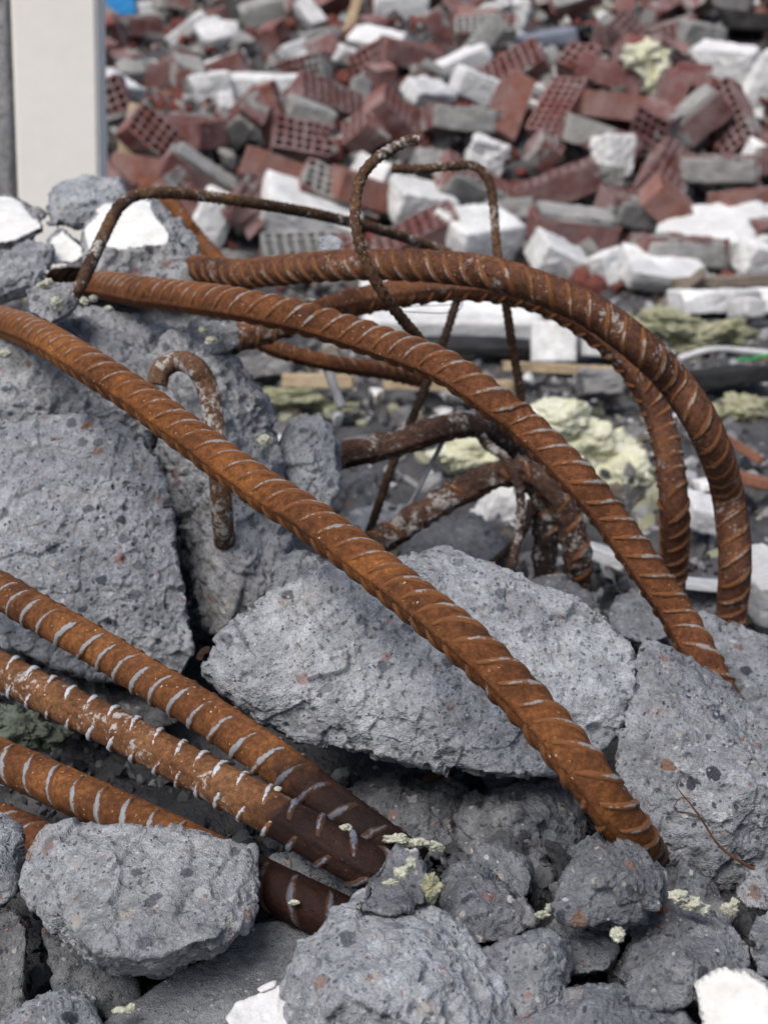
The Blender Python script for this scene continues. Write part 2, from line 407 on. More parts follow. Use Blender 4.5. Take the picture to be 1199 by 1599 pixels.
def solid(pts, n, seed, amp=1.0, sharp=26, paint=None, cuts=3, view=None, size=None, pitted=1.0, flat=0.12):
    """a rough block filling the convex hull of pts -> verts, tris, paint"""
    pts = np.asarray(pts, float)
    lo, hi = pts.min(0), pts.max(0); c = (lo + hi) / 2; ext = (hi - lo) / 2
    rs = np.random.RandomState(seed)
    pl = hull_planes([Vector(p) for p in pts])
    for pd, pp in (paint or []):
        pd = np.array(pd, float); pd /= np.linalg.norm(pd)
        pl = np.vstack([pl, [*pd, pd @ np.asarray(pp)]])
    for k in range(cuts):
        nn = rs.normal(size=3); nn /= np.linalg.norm(nn)
        sup = (pts @ nn).max(); inn = (c @ nn)
        pl = np.vstack([pl, [*nn, inn + (sup - inn) * rs.uniform(0.80, 0.94)]])
    U, T = ico(n)
    if view is not None:
        v = (np.asarray(view) - c) / ext; v /= np.linalg.norm(v)
        U = U + 0.38 * v; U = U / np.linalg.norm(U, axis=1)[:, None]
    A = pl[:, :3] * ext; b = pl[:, 3] - pl[:, :3] @ c
    b = np.maximum(b, 1e-4)
    sharp = sharp * 3.0
    acc = np.zeros(len(U))
    for a_, b_ in zip(A, b):
        acc += np.maximum(0, U @ a_ / b_ * 0.7) ** sharp
    V = c + ext * U * (0.7 * acc ** (-1.0 / sharp))[:, None]
    N = vnormals(V, T)
    if (np.einsum('ij,ij->i', N, V - c).mean()) < 0: N = -N; T = T[:, ::-1]
    pa = np.zeros(len(V))
    for pd, pp in (paint or []):
        pd = np.array(pd, float); pd /= np.linalg.norm(pd)
        pa = np.maximum(pa, sstep(0.90, 0.975, N @ pd))
    s = size or float(np.mean(ext) * 2); k = min(1.0, max(0.25, s / 0.16)) * amp
    keep = 1 - (1 - flat) * pa
    q = V + rs.uniform(-50, 50, 3)
    wq = q + np.stack([perlin(q, 28, 11), perlin(q, 28, 12), perlin(q, 28, 13)], 1) * 0.014
    D = perlin(q, 0.55 / s * 2, 1) * 0.03 * s * min(1, amp + .2)
    fq = q + (wq - q) * 0.35
    D += facets(fq, 0.9 / s * 2, 21) * (0.020 if s > 0.13 else 0.05) * s * min(1, amp)
    D += facets(fq, 26, 22) * (0.0062 if s > 0.13 else 0.0095) * k + perlin(wq, 22, 2) * 0.0018 * k
    D += (np.abs(perlin(wq, 40, 3)) - 0.25) * 0.0018 * k
    D += facets(fq, 60, 23) * 0.0034 * k
    D += perlin(q, 95, 5) * 0.0015 * min(1, k * 1.3)
    d, r = worley(wq, 85, 6)
    D += np.where(r > 0.6, sstep(0.62, 0.1, d), 0) * 0.0017 * k
    D += perlin(q, 210, 7) * 0.0013 * amp
    if n >= 6:
        D += perlin(q, 420, 8) * 0.0006 * amp
    d, r = worley(q, 110, 9)
    D -= np.where(r < 0.26 * pitted, sstep(0.42, 0.14, d), 0) * 0.0042 * min(1, k * 1.2)
    d, r = worley(wq, 42, 10)
    D -= np.where(r < 0.09 * pitted, sstep(0.34, 0.16, d), 0) * 0.0085 * k
    V = V + N * (D * keep)[:, None]
    return V, T, pa, c

TOE = {}
def chunk(name, label, outline, d, back, n=6, tilt=0.04, front=(), mat='concrete', seed=None, paint=None, amp=1.0, cuts=3,
          cat='concrete chunk', group='broken concrete pieces in the pile', sharp=26, shrink=0.8, pitted=1.0, flat=0.12):
    ys_ = [p[1] for p in outline]; y0, y1 = min(ys_), max(ys_); ym = (y0 + y1) / 2
    cx = sum(p[0] for p in outline) / len(outline); cy = sum(p[1] for p in outline) / len(outline)
    pts = []
    for p in outline:
        dd = d + (p[2] if len(p) > 2 else tilt * (ym - p[1]) / max(1, (y1 - y0) / 2))
        pts.append(P(p[0], p[1], dd))
        pts.append(P(cx + (p[0] - cx) * shrink, cy + (p[1] - cy) * shrink, dd + back))
    for (x, y, o) in front: pts.append(P(x, y, d + o))
    pp = [(pd, P(*a)) for pd, a in paint] if paint else None
    seed = seed if seed is not None else (int(cx) * 7 + int(cy) * 13) % 9973
    V, T, pa, c = solid(pts, n, seed, amp, sharp, pp, cuts, CAM, None, pitted, flat)
    base = np.array([c[0], c[1], V[:, 2].min()])
    o = link(name, mesh_tri(name, V - base, T, {'paint': pa} if paint else None), M['concrete_painted' if paint else mat], base)
    return tag(o, label, cat, group)

U_ = (0, 0, 1)
# --- the big blocks
chunk('concrete_block', 'large pale concrete block in the middle with a rusty bar lying across it',
      [(312, 1050), (340, 992), (400, 962), (425, 922), (500, 888), (600, 868, .08), (690, 852, .11), (742, 868, .10), (830, 930, .06),
       (900, 925, .06), (965, 975, .04), (996, 1040, .01), (985, 1105, -.01), (955, 1165, -.02), (870, 1208, -.03), (760, 1214, -.04), (640, 1190, -.03),
       (540, 1172, -.02), (450, 1155, -.01), (365, 1098, 0)], 1.075, 0.16, 8, 0.05,
      [(470, 985, .0), (700, 1140, -.038), (620, 985, .02), (860, 1100, -.02), (890, 985, 0.03)], 'concrete_pale', cat='concrete block', amp=0.72, cuts=0, sharp=30)
chunk('concrete_block', 'large rounded grey concrete block at the left edge above the lower bars',
      [(-70, 690, .05), (0, 668, .05), (70, 645, .06), (120, 640, .06), (190, 662, .05), (232, 690, .04), (256, 750, .02), (275, 850, 0), (298, 950, -.02), (306, 1030, -.03),
       (285, 1060, -.03), (180, 1070, -.04), (0, 1010, -.04), (-80, 950, -.02)], 1.30, 0.18, 8, 0.05,
      [(60, 790, -.02), (150, 740, 0), (215, 900, -.035), (120, 930, -.045)], 'concrete', cat='concrete block', amp=0.72, cuts=0, sharp=22)
chunk('concrete_block', 'shaded concrete block sloping down behind the upper left bar',
      [(-60, 520, .10), (40, 490, .12), (150, 480, .12), (250, 510, .08), (330, 520, .10), (330, 610, .02), (250, 690, -.02), (180, 700, -.03), (60, 690, -.04), (-60, 690, -.04)],
      1.43, 0.16, 7, 0.06, [(60, 560, -.01), (160, 580, -.02)], 'concrete_pale', cat='concrete block', cuts=1, amp=1.5)
chunk('concrete_block', 'upright concrete block with a bent hook of plain rod set in it',
      [(232, 560, .06), (262, 525, .08), (330, 530, .10), (380, 565, .10), (425, 625, .08), (438, 700, .05), (468, 835, .01), (455, 900, -.02), (400, 960, -.03), (345, 990, -.03),
       (322, 985, -.02), (310, 930, .01), (296, 860, .03), (262, 760, .04), (240, 660, .05)], 1.36, 0.16, 7, 0.05,
      [(330, 620, -.01), (350, 760, -.035), (380, 880, -.045)], 'concrete_pale', cat='concrete block', cuts=1, amp=1.3)
chunk('concrete_block', 'large rough concrete block on the right with a dry twig against it',
      [(988, 1030, .05), (1008, 988, .07), (1042, 1003, .07), (1065, 1040, .08), (1130, 1085, .08), (1200, 1130, .08), (1290, 1190, .07), (1270, 1330, .0), (1195, 1370, -.03), (1130, 1388, -.04),
       (1070, 1370, -.04), (1020, 1310, -.04), (975, 1250, -.03), (958, 1200, -.01), (978, 1150, .01), (1003, 1090, .04)], 1.045, 0.15, 8, 0.05,
      [(1062, 1165, -.035), (1195, 1225, -.05), (1120, 1290, -.055)], 'concrete', cat='concrete block', amp=0.72, cuts=0, sharp=34)
chunk('concrete_block', 'grey block at the right edge behind the end of the middle bar',
      [(1050, 985), (1085, 955), (1140, 965), (1210, 1000), (1270, 1040), (1260, 1160), (1180, 1160), (1100, 1090)], 1.26, 0.16, 6, 0.05, [(1160, 1060, -.03)], 'concrete', cat='concrete block', cuts=1)
chunk('concrete_block', 'dark concrete block showing between the two lower left bars',
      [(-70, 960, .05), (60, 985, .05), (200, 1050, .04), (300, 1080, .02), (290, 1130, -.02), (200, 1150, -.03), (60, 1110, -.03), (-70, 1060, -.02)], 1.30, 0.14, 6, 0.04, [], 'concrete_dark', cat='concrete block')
# --- pieces leaning on the blocks
chunk('concrete_chunk', 'small upright lump of concrete beside the corroded bar end',
      [(436, 690), (448, 655), (475, 640), (505, 645), (518, 680), (525, 720), (522, 775), (500, 806), (458, 800), (442, 745)], 1.44, 0.07, 6, 0.03, [(480, 720, -.02)], 'concrete_pale', cuts=1)
chunk('concrete_chunk', 'small pale concrete piece wedged behind the middle block under the long bar',
      [(415, 935), (432, 892), (462, 864), (500, 872), (524, 892), (510, 930), (450, 960)], 1.22, 0.08, 6, 0.03, [(465, 900, -.02)], 'concrete_pale', cuts=1)
# --- lower left
chunk('concrete_chunk', 'broad flat concrete slab piece lying over the lowest bar at bottom left',
      [(28, 1378, .03), (72, 1308, .05), (130, 1292, .06), (220, 1296, .06), (320, 1304, .055), (394, 1320, .05), (404, 1378, .03), (396, 1425, .0), (368, 1458, -.01), (350, 1495, -.01),
       (255, 1528, -.01), (175, 1522, -.015), (122, 1492, -.01), (60, 1432, .01)], 0.89, 0.05, 7, 0.04, [(150, 1482, -.045), (255, 1490, -.045), (345, 1462, -.04)], 'concrete_pale', amp=0.72, cuts=0, sharp=40)
chunk('concrete_chunk', 'small rounded concrete piece at the left edge beside the flat slab piece',
      [(-50, 1290), (0, 1274), (24, 1290), (34, 1335), (24, 1390), (0, 1418), (-50, 1410)], 0.95, 0.09, 6, 0.03, [(0, 1340, -.02)], 'concrete')
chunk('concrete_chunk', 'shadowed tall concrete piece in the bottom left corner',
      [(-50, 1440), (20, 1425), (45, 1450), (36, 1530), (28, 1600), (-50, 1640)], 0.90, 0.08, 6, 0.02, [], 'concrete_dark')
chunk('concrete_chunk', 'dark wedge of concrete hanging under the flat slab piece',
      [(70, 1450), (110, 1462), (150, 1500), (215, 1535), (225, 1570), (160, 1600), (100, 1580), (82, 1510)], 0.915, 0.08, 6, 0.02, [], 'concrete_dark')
chunk('concrete_chunk', 'low grey concrete lump on the bottom edge near the left corner',
      [(0, 1600), (40, 1570), (95, 1552), (142, 1562), (155, 1600), (150, 1660), (0, 1680)], 0.83, 0.08, 6, 0.03, [(90, 1600, -.02)], 'concrete')
chunk('concrete_slab', 'smooth cast concrete slab with flakes of white paint at the bottom',
      [(150, 1600), (300, 1510), (400, 1442), (468, 1428), (512, 1448), (540, 1520), (500, 1620), (430, 1700), (170, 1700)], 0.885, 0.05, 6, 0.06, [], 'concrete_cast',
      cat='concrete slab', amp=0.3, cuts=0, sharp=60, pitted=0.2)
chunk('paint_flake', 'ragged white paint flake on the smooth cast slab', [(352, 1590), (368, 1566), (405, 1556), (440, 1535), (470, 1560), (450, 1620), (400, 1640), (365, 1610)],
      0.825, 0.012, 5, 0.02, [], 'white', cat='paint flake', amp=0.4, cuts=0, group=None)
chunk('paint_flake', 'tiny white paint flake above the larger flake on the smooth slab', [(402, 1545), (412, 1538), (434, 1530), (428, 1541), (408, 1550)], 0.842, 0.006, 4, 0.005, [], 'white', cat='paint flake', amp=0.3, cuts=0, group=None)
chunk('concrete_chunk', 'large pebbly concrete lump at the bottom edge in the middle',
      [(438, 1560, .01), (462, 1475, .03), (525, 1442, .05), (560, 1408, .06), (632, 1402, .06), (692, 1424, .05), (714, 1470, .03), (735, 1512, .02), (798, 1556, .01), (815, 1620, -.01),
       (800, 1700, -.02), (440, 1700, -.02)], 0.815, 0.11, 7, 0.04, [(520, 1560, -.03), (640, 1520, -.025), (700, 1600, -.035)], 'concrete_pale', amp=0.72, cuts=0)
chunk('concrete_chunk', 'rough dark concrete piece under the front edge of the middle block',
      [(535, 1240), (580, 1212), (660, 1210), (722, 1235), (718, 1300), (700, 1345), (620, 1335), (560, 1290)], 1.10, 0.09, 6, 0.03, [(640, 1260, -.02)], 'concrete_shaded', cuts=1, amp=1.3)
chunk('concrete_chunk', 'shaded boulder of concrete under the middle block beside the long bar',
      [(712, 1280), (745, 1235), (830, 1212), (892, 1228), (908, 1300), (880, 1370), (800, 1380), (730, 1330)], 1.08, 0.09, 6, 0.03, [(800, 1270, -.03), (850, 1310, -.02)], 'concrete_shaded', cuts=1, amp=1.2)
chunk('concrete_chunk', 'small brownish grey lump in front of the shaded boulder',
      [(730, 1345), (748, 1318), (785, 1318), (826, 1345), (834, 1395), (790, 1420), (745, 1385)], 0.93, 0.06, 6, 0.02, [], 'concrete_shaded')
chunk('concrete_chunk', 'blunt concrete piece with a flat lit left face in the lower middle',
      [(686, 1400), (706, 1350), (745, 1352), (800, 1395), (834, 1440), (800, 1470), (735, 1478), (694, 1440)], 0.885, 0.07, 6, 0.03, [(745, 1410, -.02)], 'concrete_shaded', cuts=1)
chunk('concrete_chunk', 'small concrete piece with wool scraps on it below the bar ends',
      [(552, 1420), (580, 1365), (618, 1318), (652, 1328), (664, 1372), (662, 1410), (610, 1430)], 0.87, 0.07, 6, 0.03, [], 'concrete_shaded')
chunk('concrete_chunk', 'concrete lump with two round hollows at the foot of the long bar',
      [(862, 1412), (888, 1362), (938, 1310), (972, 1304), (1004, 1325), (1044, 1372), (1038, 1418), (960, 1442), (885, 1438)], 0.872, 0.08, 7, 0.03, [(950, 1365, -.03)], 'concrete_shaded', cuts=1, pitted=1.6)
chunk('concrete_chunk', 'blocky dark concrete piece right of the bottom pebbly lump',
      [(726, 1480), (800, 1448), (866, 1456), (878, 1510), (866, 1570), (815, 1592), (765, 1545)], 0.845, 0.08, 7, 0.03, [(850, 1480, -.02)], 'concrete_shaded', cuts=1)
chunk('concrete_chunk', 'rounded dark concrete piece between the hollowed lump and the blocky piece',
      [(852, 1452), (890, 1424), (945, 1440), (964, 1480), (950, 1515), (890, 1525), (860, 1500)], 0.875, 0.07, 6, 0.03, [], 'concrete_shaded')
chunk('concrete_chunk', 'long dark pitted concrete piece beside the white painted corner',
      [(955, 1530), (990, 1478), (1060, 1432), (1135, 1436), (1170, 1478), (1165, 1525), (1090, 1560), (1010, 1580)], 0.85, 0.08, 7, 0.04, [(1040, 1500, -.03)], 'concrete_shaded', cuts=1, pitted=1.8)
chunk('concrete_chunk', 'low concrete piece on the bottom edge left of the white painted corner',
      [(800, 1600), (870, 1552), (960, 1538), (1050, 1556), (1085, 1610), (1060, 1680), (820, 1690)], 0.81, 0.08, 6, 0.03, [(940, 1590, -.02)], 'concrete_shaded', cuts=1, pitted=1.5)
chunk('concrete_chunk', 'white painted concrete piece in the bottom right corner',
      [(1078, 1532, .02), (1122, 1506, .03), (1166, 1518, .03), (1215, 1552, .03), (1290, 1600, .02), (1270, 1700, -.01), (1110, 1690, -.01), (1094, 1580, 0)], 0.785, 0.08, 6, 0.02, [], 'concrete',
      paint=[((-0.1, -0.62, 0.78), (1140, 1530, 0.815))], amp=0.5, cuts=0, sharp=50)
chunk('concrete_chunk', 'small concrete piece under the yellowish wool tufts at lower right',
      [(975, 1455), (1000, 1415), (1040, 1400), (1075, 1425), (1070, 1470), (1010, 1490)], 0.895, 0.06, 6, 0.02, [], 'concrete_shaded')
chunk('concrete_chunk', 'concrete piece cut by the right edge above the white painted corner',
      [(1165, 1470), (1185, 1420), (1220, 1400), (1270, 1420), (1270, 1530), (1185, 1535)], 0.86, 0.08, 6, 0.03, [], 'concrete_shaded')
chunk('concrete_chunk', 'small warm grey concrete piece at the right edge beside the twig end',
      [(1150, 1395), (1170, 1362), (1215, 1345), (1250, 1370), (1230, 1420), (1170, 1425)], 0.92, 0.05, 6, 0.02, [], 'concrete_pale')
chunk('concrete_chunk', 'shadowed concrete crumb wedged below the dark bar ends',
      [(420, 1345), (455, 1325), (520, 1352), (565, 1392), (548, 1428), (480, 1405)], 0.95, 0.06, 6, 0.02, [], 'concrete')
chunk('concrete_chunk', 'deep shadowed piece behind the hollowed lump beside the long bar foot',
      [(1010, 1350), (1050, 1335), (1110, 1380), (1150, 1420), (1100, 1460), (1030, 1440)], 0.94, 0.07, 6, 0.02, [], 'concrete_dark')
# --- upper left cluster
chunk('concrete_chunk', 'white topped concrete piece in the upper left with a thin bent rod before it',
      [(128, 360, .02), (148, 322, .09), (232, 308, .10), (282, 345, .07), (308, 385, .03), (304, 440, -.01), (240, 446, -.02), (160, 430, -.03), (128, 400, -.02)], 1.62, 0.12, 6, 0.05,
      [(175, 350, -.02), (250, 362, -.02)], 'concrete_pale', paint=[((-0.05, -0.36, 0.93), (190, 336, 1.66))], cuts=1, sharp=45)
chunk('concrete_chunk', 'grey concrete lump behind the white topped piece against the pale wall',
      [(74, 350), (82, 292), (122, 276), (188, 284), (206, 318), (180, 345), (120, 360)], 1.78, 0.09, 6, 0.03, [(130, 310, -.03)], 'concrete_pale', cuts=2)
chunk('concrete_slab', 'white painted slab piece at the left edge below the pale wall',
      [(-60, 300, .10), (25, 310, .10), (72, 332, .08), (66, 352, .0), (40, 390, -.02), (-60, 420, -.04)], 1.70, 0.10, 6, 0.05, [(10, 360, -.04), (-40, 368, -.04)], 'concrete',
      cat='concrete slab', paint=[((0.0, -0.30, 0.95), (10, 340, 1.72))], cuts=0, sharp=45)
chunk('concrete_chunk', 'small pointed white painted piece between the grey lumps on the upper left',
      [(70, 400), (80, 372), (96, 360), (128, 382), (132, 400), (116, 412), (80, 414)], 1.60, 0.05, 5, 0.02, [], 'concrete', paint=[((0.0, -0.75, 0.66), (98, 388, 1.60))], cuts=0, sharp=50)
chunk('concrete_chunk', 'grey concrete piece at the left edge above the upper bar',
      [(-40, 420), (0, 398), (50, 375), (78, 388), (76, 425), (40, 462), (-40, 476)], 1.56, 0.09, 6, 0.03, [(30, 420, -.02)], 'concrete_pale', cuts=2)
chunk('concrete_chunk', 'squarish grey chip with a wool scrap at the foot of the thin bent rod',
      [(44, 455), (60, 444), (118, 446), (126, 462), (108, 492), (80, 506), (48, 486)], 1.42, 0.05, 6, 0.02, [(90, 470, -.015)], 'concrete_pale', cuts=1)
chunk('concrete_chunk', 'small crumbly piece caught under the middle bar on the upper left',
      [(285, 520), (300, 500), (345, 498), (376, 512), (374, 545), (340, 552), (300, 545)], 1.46, 0.05, 6, 0.02, [], 'concrete')
chunk('concrete_chunk', 'shadowed piece under the white topped lump at the upper left',
      [(60, 440), (120, 405), (200, 420), (300, 440), (330, 500), (240, 520), (120, 500)], 1.66, 0.12, 6, 0.04, [], 'concrete_dark', cuts=1)
# --- pieces on the yard just behind the bars
chunk('concrete_chunk', 'flat grey slab piece lying beneath the corroded bars', [(620, 860, .04), (650, 820, .10), (740, 800, .14), (790, 850, .10), (770, 890, 0), (660, 900, -.04)], 1.72, 0.12, 6, 0.05, [], 'concrete_dark', cuts=1, amp=.6)
chunk('concrete_chunk', 'smooth bluish stone seen left of the corroded bars', [(520, 850), (545, 800), (600, 785), (680, 800), (700, 850), (620, 880), (540, 880)], 1.85, 0.14, 6, 0.04, [], 'concrete', amp=.6)
chunk('concrete_chunk', 'brown grey stone under the upper corroded bar', [(520, 790), (535, 745), (580, 735), (600, 775), (570, 815), (530, 815)], 1.95, 0.1, 5, 0.03, [], 'concrete_dark')
chunk('concrete_chunk', 'rounded stone between the right block and the middle bar', [(945, 960), (960, 925), (1000, 915), (1040, 940), (1050, 990), (1000, 1015), (955, 1000)], 1.42, 0.1, 6, 0.04, [], 'concrete', amp=.7)
chunk('concrete_chunk', 'dark stone at the foot of the corroded bars', [(800, 930), (820, 905), (870, 900), (940, 930), (940, 970), (860, 975)], 1.5, 0.1, 6, 0.03, [], 'concrete_dark', amp=.8)
chunk('concrete_chunk', 'pale stone on the yard between the two right bar legs', [(1060, 930), (1080, 905), (1120, 905), (1140, 940), (1110, 965), (1070, 960)], 1.62, 0.1, 5, 0.03, [], 'concrete')

# ------------------------------------------------------------------ steel bars
def spline(pts, ds):
    p = np.asarray(pts, float)
    p = np.vstack([2 * p[0] - p[1], p, 2 * p[-1] - p[-2]]); out = []
    for i in range(1, len(p) - 2):
        a, b, c, d = p[i - 1:i + 3]
        for t in np.linspace(0, 1, 24, endpoint=False):
            out.append(0.5 * (2 * b + (c - a) * t + (2 * a - 5 * b + 4 * c - d) * t * t + (3 * b - a - 3 * c + d) * t ** 3))
    out.append(p[-2]); out = np.array(out)
    for _ in range(3):
        out[1:-1] = (out[:-2] + 2 * out[1:-1] + out[2:]) / 4
    L = np.concatenate([[0], np.cumsum(np.linalg.norm(np.diff(out, axis=0), axis=1))])
    s = np.arange(0, L[-1], ds)
    return np.stack([np.interp(s, L, out[:, k]) for k in range(3)], 1), s

def frames(C):
    t = np.gradient(C, axis=0); t /= np.linalg.norm(t, axis=1)[:, None]
    v = CAM - C; e1 = v - t * np.einsum('ij,ij->i', v, t)[:, None]
    e1 /= np.linalg.norm(e1, axis=1)[:, None]
    return t, e1, np.cross(t, e1)

def tube(C, fr, radii, seg, cap=True):
    """radii: (n, seg) array"""
    n = len(C); ph = np.linspace(0, 2 * np.pi, seg, endpoint=False)
    t, e1, e2 = fr
    V = C[:, None, :] + radii[:, :, None] * (np.cos(ph)[None, :, None] * e1[:, None, :] + np.sin(ph)[None, :, None] * e2[:, None, :])
    V = V.reshape(-1, 3); idx = np.arange(n * seg).reshape(n, seg)
    r = np.roll(idx, -1, axis=1)
    T = np.stack([idx[:-1], r[:-1], r[1:], idx[1:]], -1).reshape(-1, 4)
    tri = np.vstack([T[:, [0, 1, 2]], T[:, [0, 2, 3]]])
    if cap:
        a, b = len(V), len(V) + 1
        V = np.vstack([V, C[0] - t[0] * 0.001, C[-1] + t[-1] * 0.001])
        tri = np.vstack([tri, np.stack([r[0], idx[0], np.full(seg, a)], 1), np.stack([idx[-1], r[-1], np.full(seg, b)], 1)])
    return V, tri

def path3(pts, D):
    return [P(x, y, D * F / w) for x, y, w in pts]

def rebar(label, pts, mat, rib_mat, phi=(0.5, 0.5), slope=(-0.6, 0.6), D=0.032, pitch=0.82, end_dark=None, rough=0.0, rows='front', ribh=0.064,
          name='rebar', rib_skip=0.0, seed=1, group='thick ribbed reinforcing bars'):
    C, s = spline(path3(pts, D), 0.0030)
    fr = frames(C); R = D / 2; seg = 36; n = len(C)
    ph = np.linspace(0, 2 * np.pi, seg, endpoint=False)
    u = s / s[-1]
    f0 = phi[0] + (phi[1] - phi[0]) * u
    rad = np.full((n, seg), R * 0.915)
    for off in (0, np.pi):
        dphi = (ph[None, :] - f0[:, None] - off + np.pi) % (2 * np.pi) - np.pi
        rad += R * 0.13 * np.exp(-np.abs(dphi / 0.13) ** 3)
    Vb, T = tube(C, fr, rad, seg)
    q = Vb + seed * 3.7
    D_ = perlin(q, 130, seed) * 0.0005 + perlin(q, 300, seed + 1) * 0.0003
    if rough:
        d, r = worley(q, 70, seed + 2)
        D_ += rough * ((r - 0.5) * 0.0022 + perlin(q, 60, seed + 3) * 0.0022 + perlin(q, 170, seed + 4) * 0.0014)
    cc = np.vstack([np.repeat(C, seg, 0), C[:1], C[-1:]])
    nn = Vb - cc; ln = np.linalg.norm(nn, axis=1); nn = nn / np.maximum(ln, 1e-6)[:, None]
    Vb = Vb + nn * D_[:, None]
    darkn = np.zeros(n)
    if end_dark is not None: darkn = end_dark(u)
    sv = np.concatenate([np.repeat(darkn, seg), darkn[:1], darkn[-1:]])
    loc = C[np.argmin(C[:, 2])].copy()
    bar = link(name, mesh_tri(name, Vb - loc, T, {'end_dark': sv}), M[mat], loc)
    tag(bar, label, 'rebar', group)
    # ribs: crescents in two rows between the lengthwise ridges
    rs = np.random.RandomState(seed)
    hw = D * 0.084; pr = np.array([(-1.45, -0.35), (-0.8, 0.82), (0.0, 1.0), (0.8, 0.82), (1.45, -0.35)])
    back = []
    for row in (0, 1):
        K = int(s[-1] / (D * pitch)); m = 13
        for k in range(K):
            sk = (k + 0.5 + 0.5 * row) * D * pitch + rs.uniform(-1, 1) * 0.0004
            if rs.rand() < rib_skip: continue
            a = np.linspace(-1.36, 1.36, m)
            ss = sk + slope[row] * R * a
            if ss.min() < 0.002 or ss.max() > s[-1] - 0.002: continue
            cen = np.interp(ss, s, f0) + (np.pi / 2 if row else -np.pi / 2)
            hh = ribh * D * np.maximum(0.02, np.cos(a * 0.98)) ** 0.55 * rs.uniform(0.88, 1.08)
            V = []
            for (w_, h_) in pr:
                x = ss + w_ * hw * (0.30 + 0.74 * np.cos(a * 1.02) ** 0.6) + (perlin(np.stack([a * 3 + k * 7.7, a * 0 + w_, a * 0 + seed], 1), 1.0, seed) * 0.0011 if h_ < 0.9 else 0)
                Cx = np.stack([np.interp(x, s, C[:, j]) for j in range(3)], 1)
                E1 = np.stack([np.interp(x, s, fr[1][:, j]) for j in range(3)], 1)
                E2 = np.stack([np.interp(x, s, fr[2][:, j]) for j in range(3)], 1)
                an = cen + a
                rr = R * 0.915 + (hh * h_ if h_ > 0 else -0.0011)
                V.append(Cx + rr[:, None] * (np.cos(an)[:, None] * E1 + np.sin(an)[:, None] * E2) if np.ndim(rr) else
                         Cx + rr * (np.cos(an)[:, None] * E1 + np.sin(an)[:, None] * E2))
            V = np.stack(V, 1).reshape(-1, 3)
            V += (perlin(V, 220, seed) * 0.0005)[:, None] * rs.normal(size=3)
            idx = np.arange(m * 5).reshape(m, 5)
            Tq = np.stack([idx[:-1, :-1], idx[1:, :-1], idx[1:, 1:], idx[:-1, 1:]], -1).reshape(-1, 4)
            wear = (np.cos(a)[:, None] ** 0.6 * np.array([-0.4, 0.45, 1, 0.45, -0.4])[None, :]).ravel()
            st = np.full(m * 5, np.interp(sk, s, darkn))
            if rows == 'both' or (rows == 'front') == (row == 0):
                link('rib', mesh_tri('rib', V - loc, Tq, {'wear': wear, 'end_dark': st}), M[rib_mat], (0, 0, 0), bar)
            else:
                back.append((V - loc, Tq, wear, st))
    if back:
        V = np.vstack([b[0] for b in back]); o_ = 0; Ts = []
        for b in back: Ts.append(b[1] + o_); o_ += len(b[0])
        o = link('rib_row', mesh_tri('rib_row', V, np.vstack(Ts), {'wear': np.concatenate([b[2] for b in back]), 'end_dark': np.concatenate([b[3] for b in back])}), M[rib_mat], (0, 0, 0), bar)
        o['kind'] = 'stuff'
    return bar

def rod(name, label, pts, D, mat, helix=0.10, pitch=0.0075, rough=0.9, seg=16, ds=0.0013, cat='rod', group='thin bent rods', seed=5):
    C, s = spline(path3(pts, D), ds); fr = frames(C); R = D / 2
    ph = np.linspace(0, 2 * np.pi, seg, endpoint=False)
    side = np.where(np.sin(ph) > 0, 1, -1)
    rad = R * (0.96 + 2 * helix * np.maximum(0, np.sin(2 * np.pi * s[:, None] / pitch + 1.6 * ph[None, :] * side[None, :])) ** 2 * np.abs(np.sin(ph))[None, :] ** .5)
    V, T = tube(C, fr, rad, seg)
    cc = np.vstack([np.repeat(C, seg, 0), C[:1], C[-1:]])
    nn = V - cc; nn /= np.maximum(np.linalg.norm(nn, axis=1), 1e-6)[:, None]
    V = V + nn * ((perlin(V, 150, seed) * 0.0006 + perlin(V, 380, seed + 1) * 0.0004) * rough * D / 0.01)[:, None]
    loc = C[np.argmin(C[:, 2])].copy()
    o = link(name, mesh_tri(name, V - loc, T), M[mat], loc)
    return tag(o, label, cat, group)

# upper and middle bars
rebar('long orange rusted bar running from the left edge down across the middle block',
      [(-60, 487, 46), (0, 501, 48), (62, 525, 53), (131, 566, 57), (207, 615, 59), (280, 669, 61), (350, 722, 63), (415, 768, 65), (482, 810, 67), (590, 892, 70), (676, 961, 73), (727, 1004, 75), (778, 1052, 76),
       (839, 1117, 77), (902, 1192, 79), (952, 1258, 79), (988, 1308, 77), (1010, 1345, 73)], 'rust_orange', 'rib_worn', (0.62, 0.50), (-0.68, 0.5),
      end_dark=lambda u: np.maximum(sstep(0.085, 0.06, u), 0.0) + 0.7 * sstep(0.93, 0.97, u), seed=2, pitch=0.60)
rebar('brown ribbed bar arching from the upper left over the yard to the right block',
      [(90, 437, 42), (150, 443, 44), (225, 456, 48), (310, 466, 51), (385, 478, 53), (485, 501, 54), (590, 534, 55), (692, 573, 57), (767, 625, 58), (818, 664, 58), (898, 744, 59), (945, 800, 59),
       (1000, 876, 59), (1056, 960, 59), (1096, 1030, 60), (1128, 1090, 60), (1155, 1150, 60)], 'rust_brown', 'rib_worn', (0.62, 0.75), (-0.62, 0.5), end_dark=lambda u: sstep(0.07, 0.03, u) * .6, seed=3, pitch=0.60)
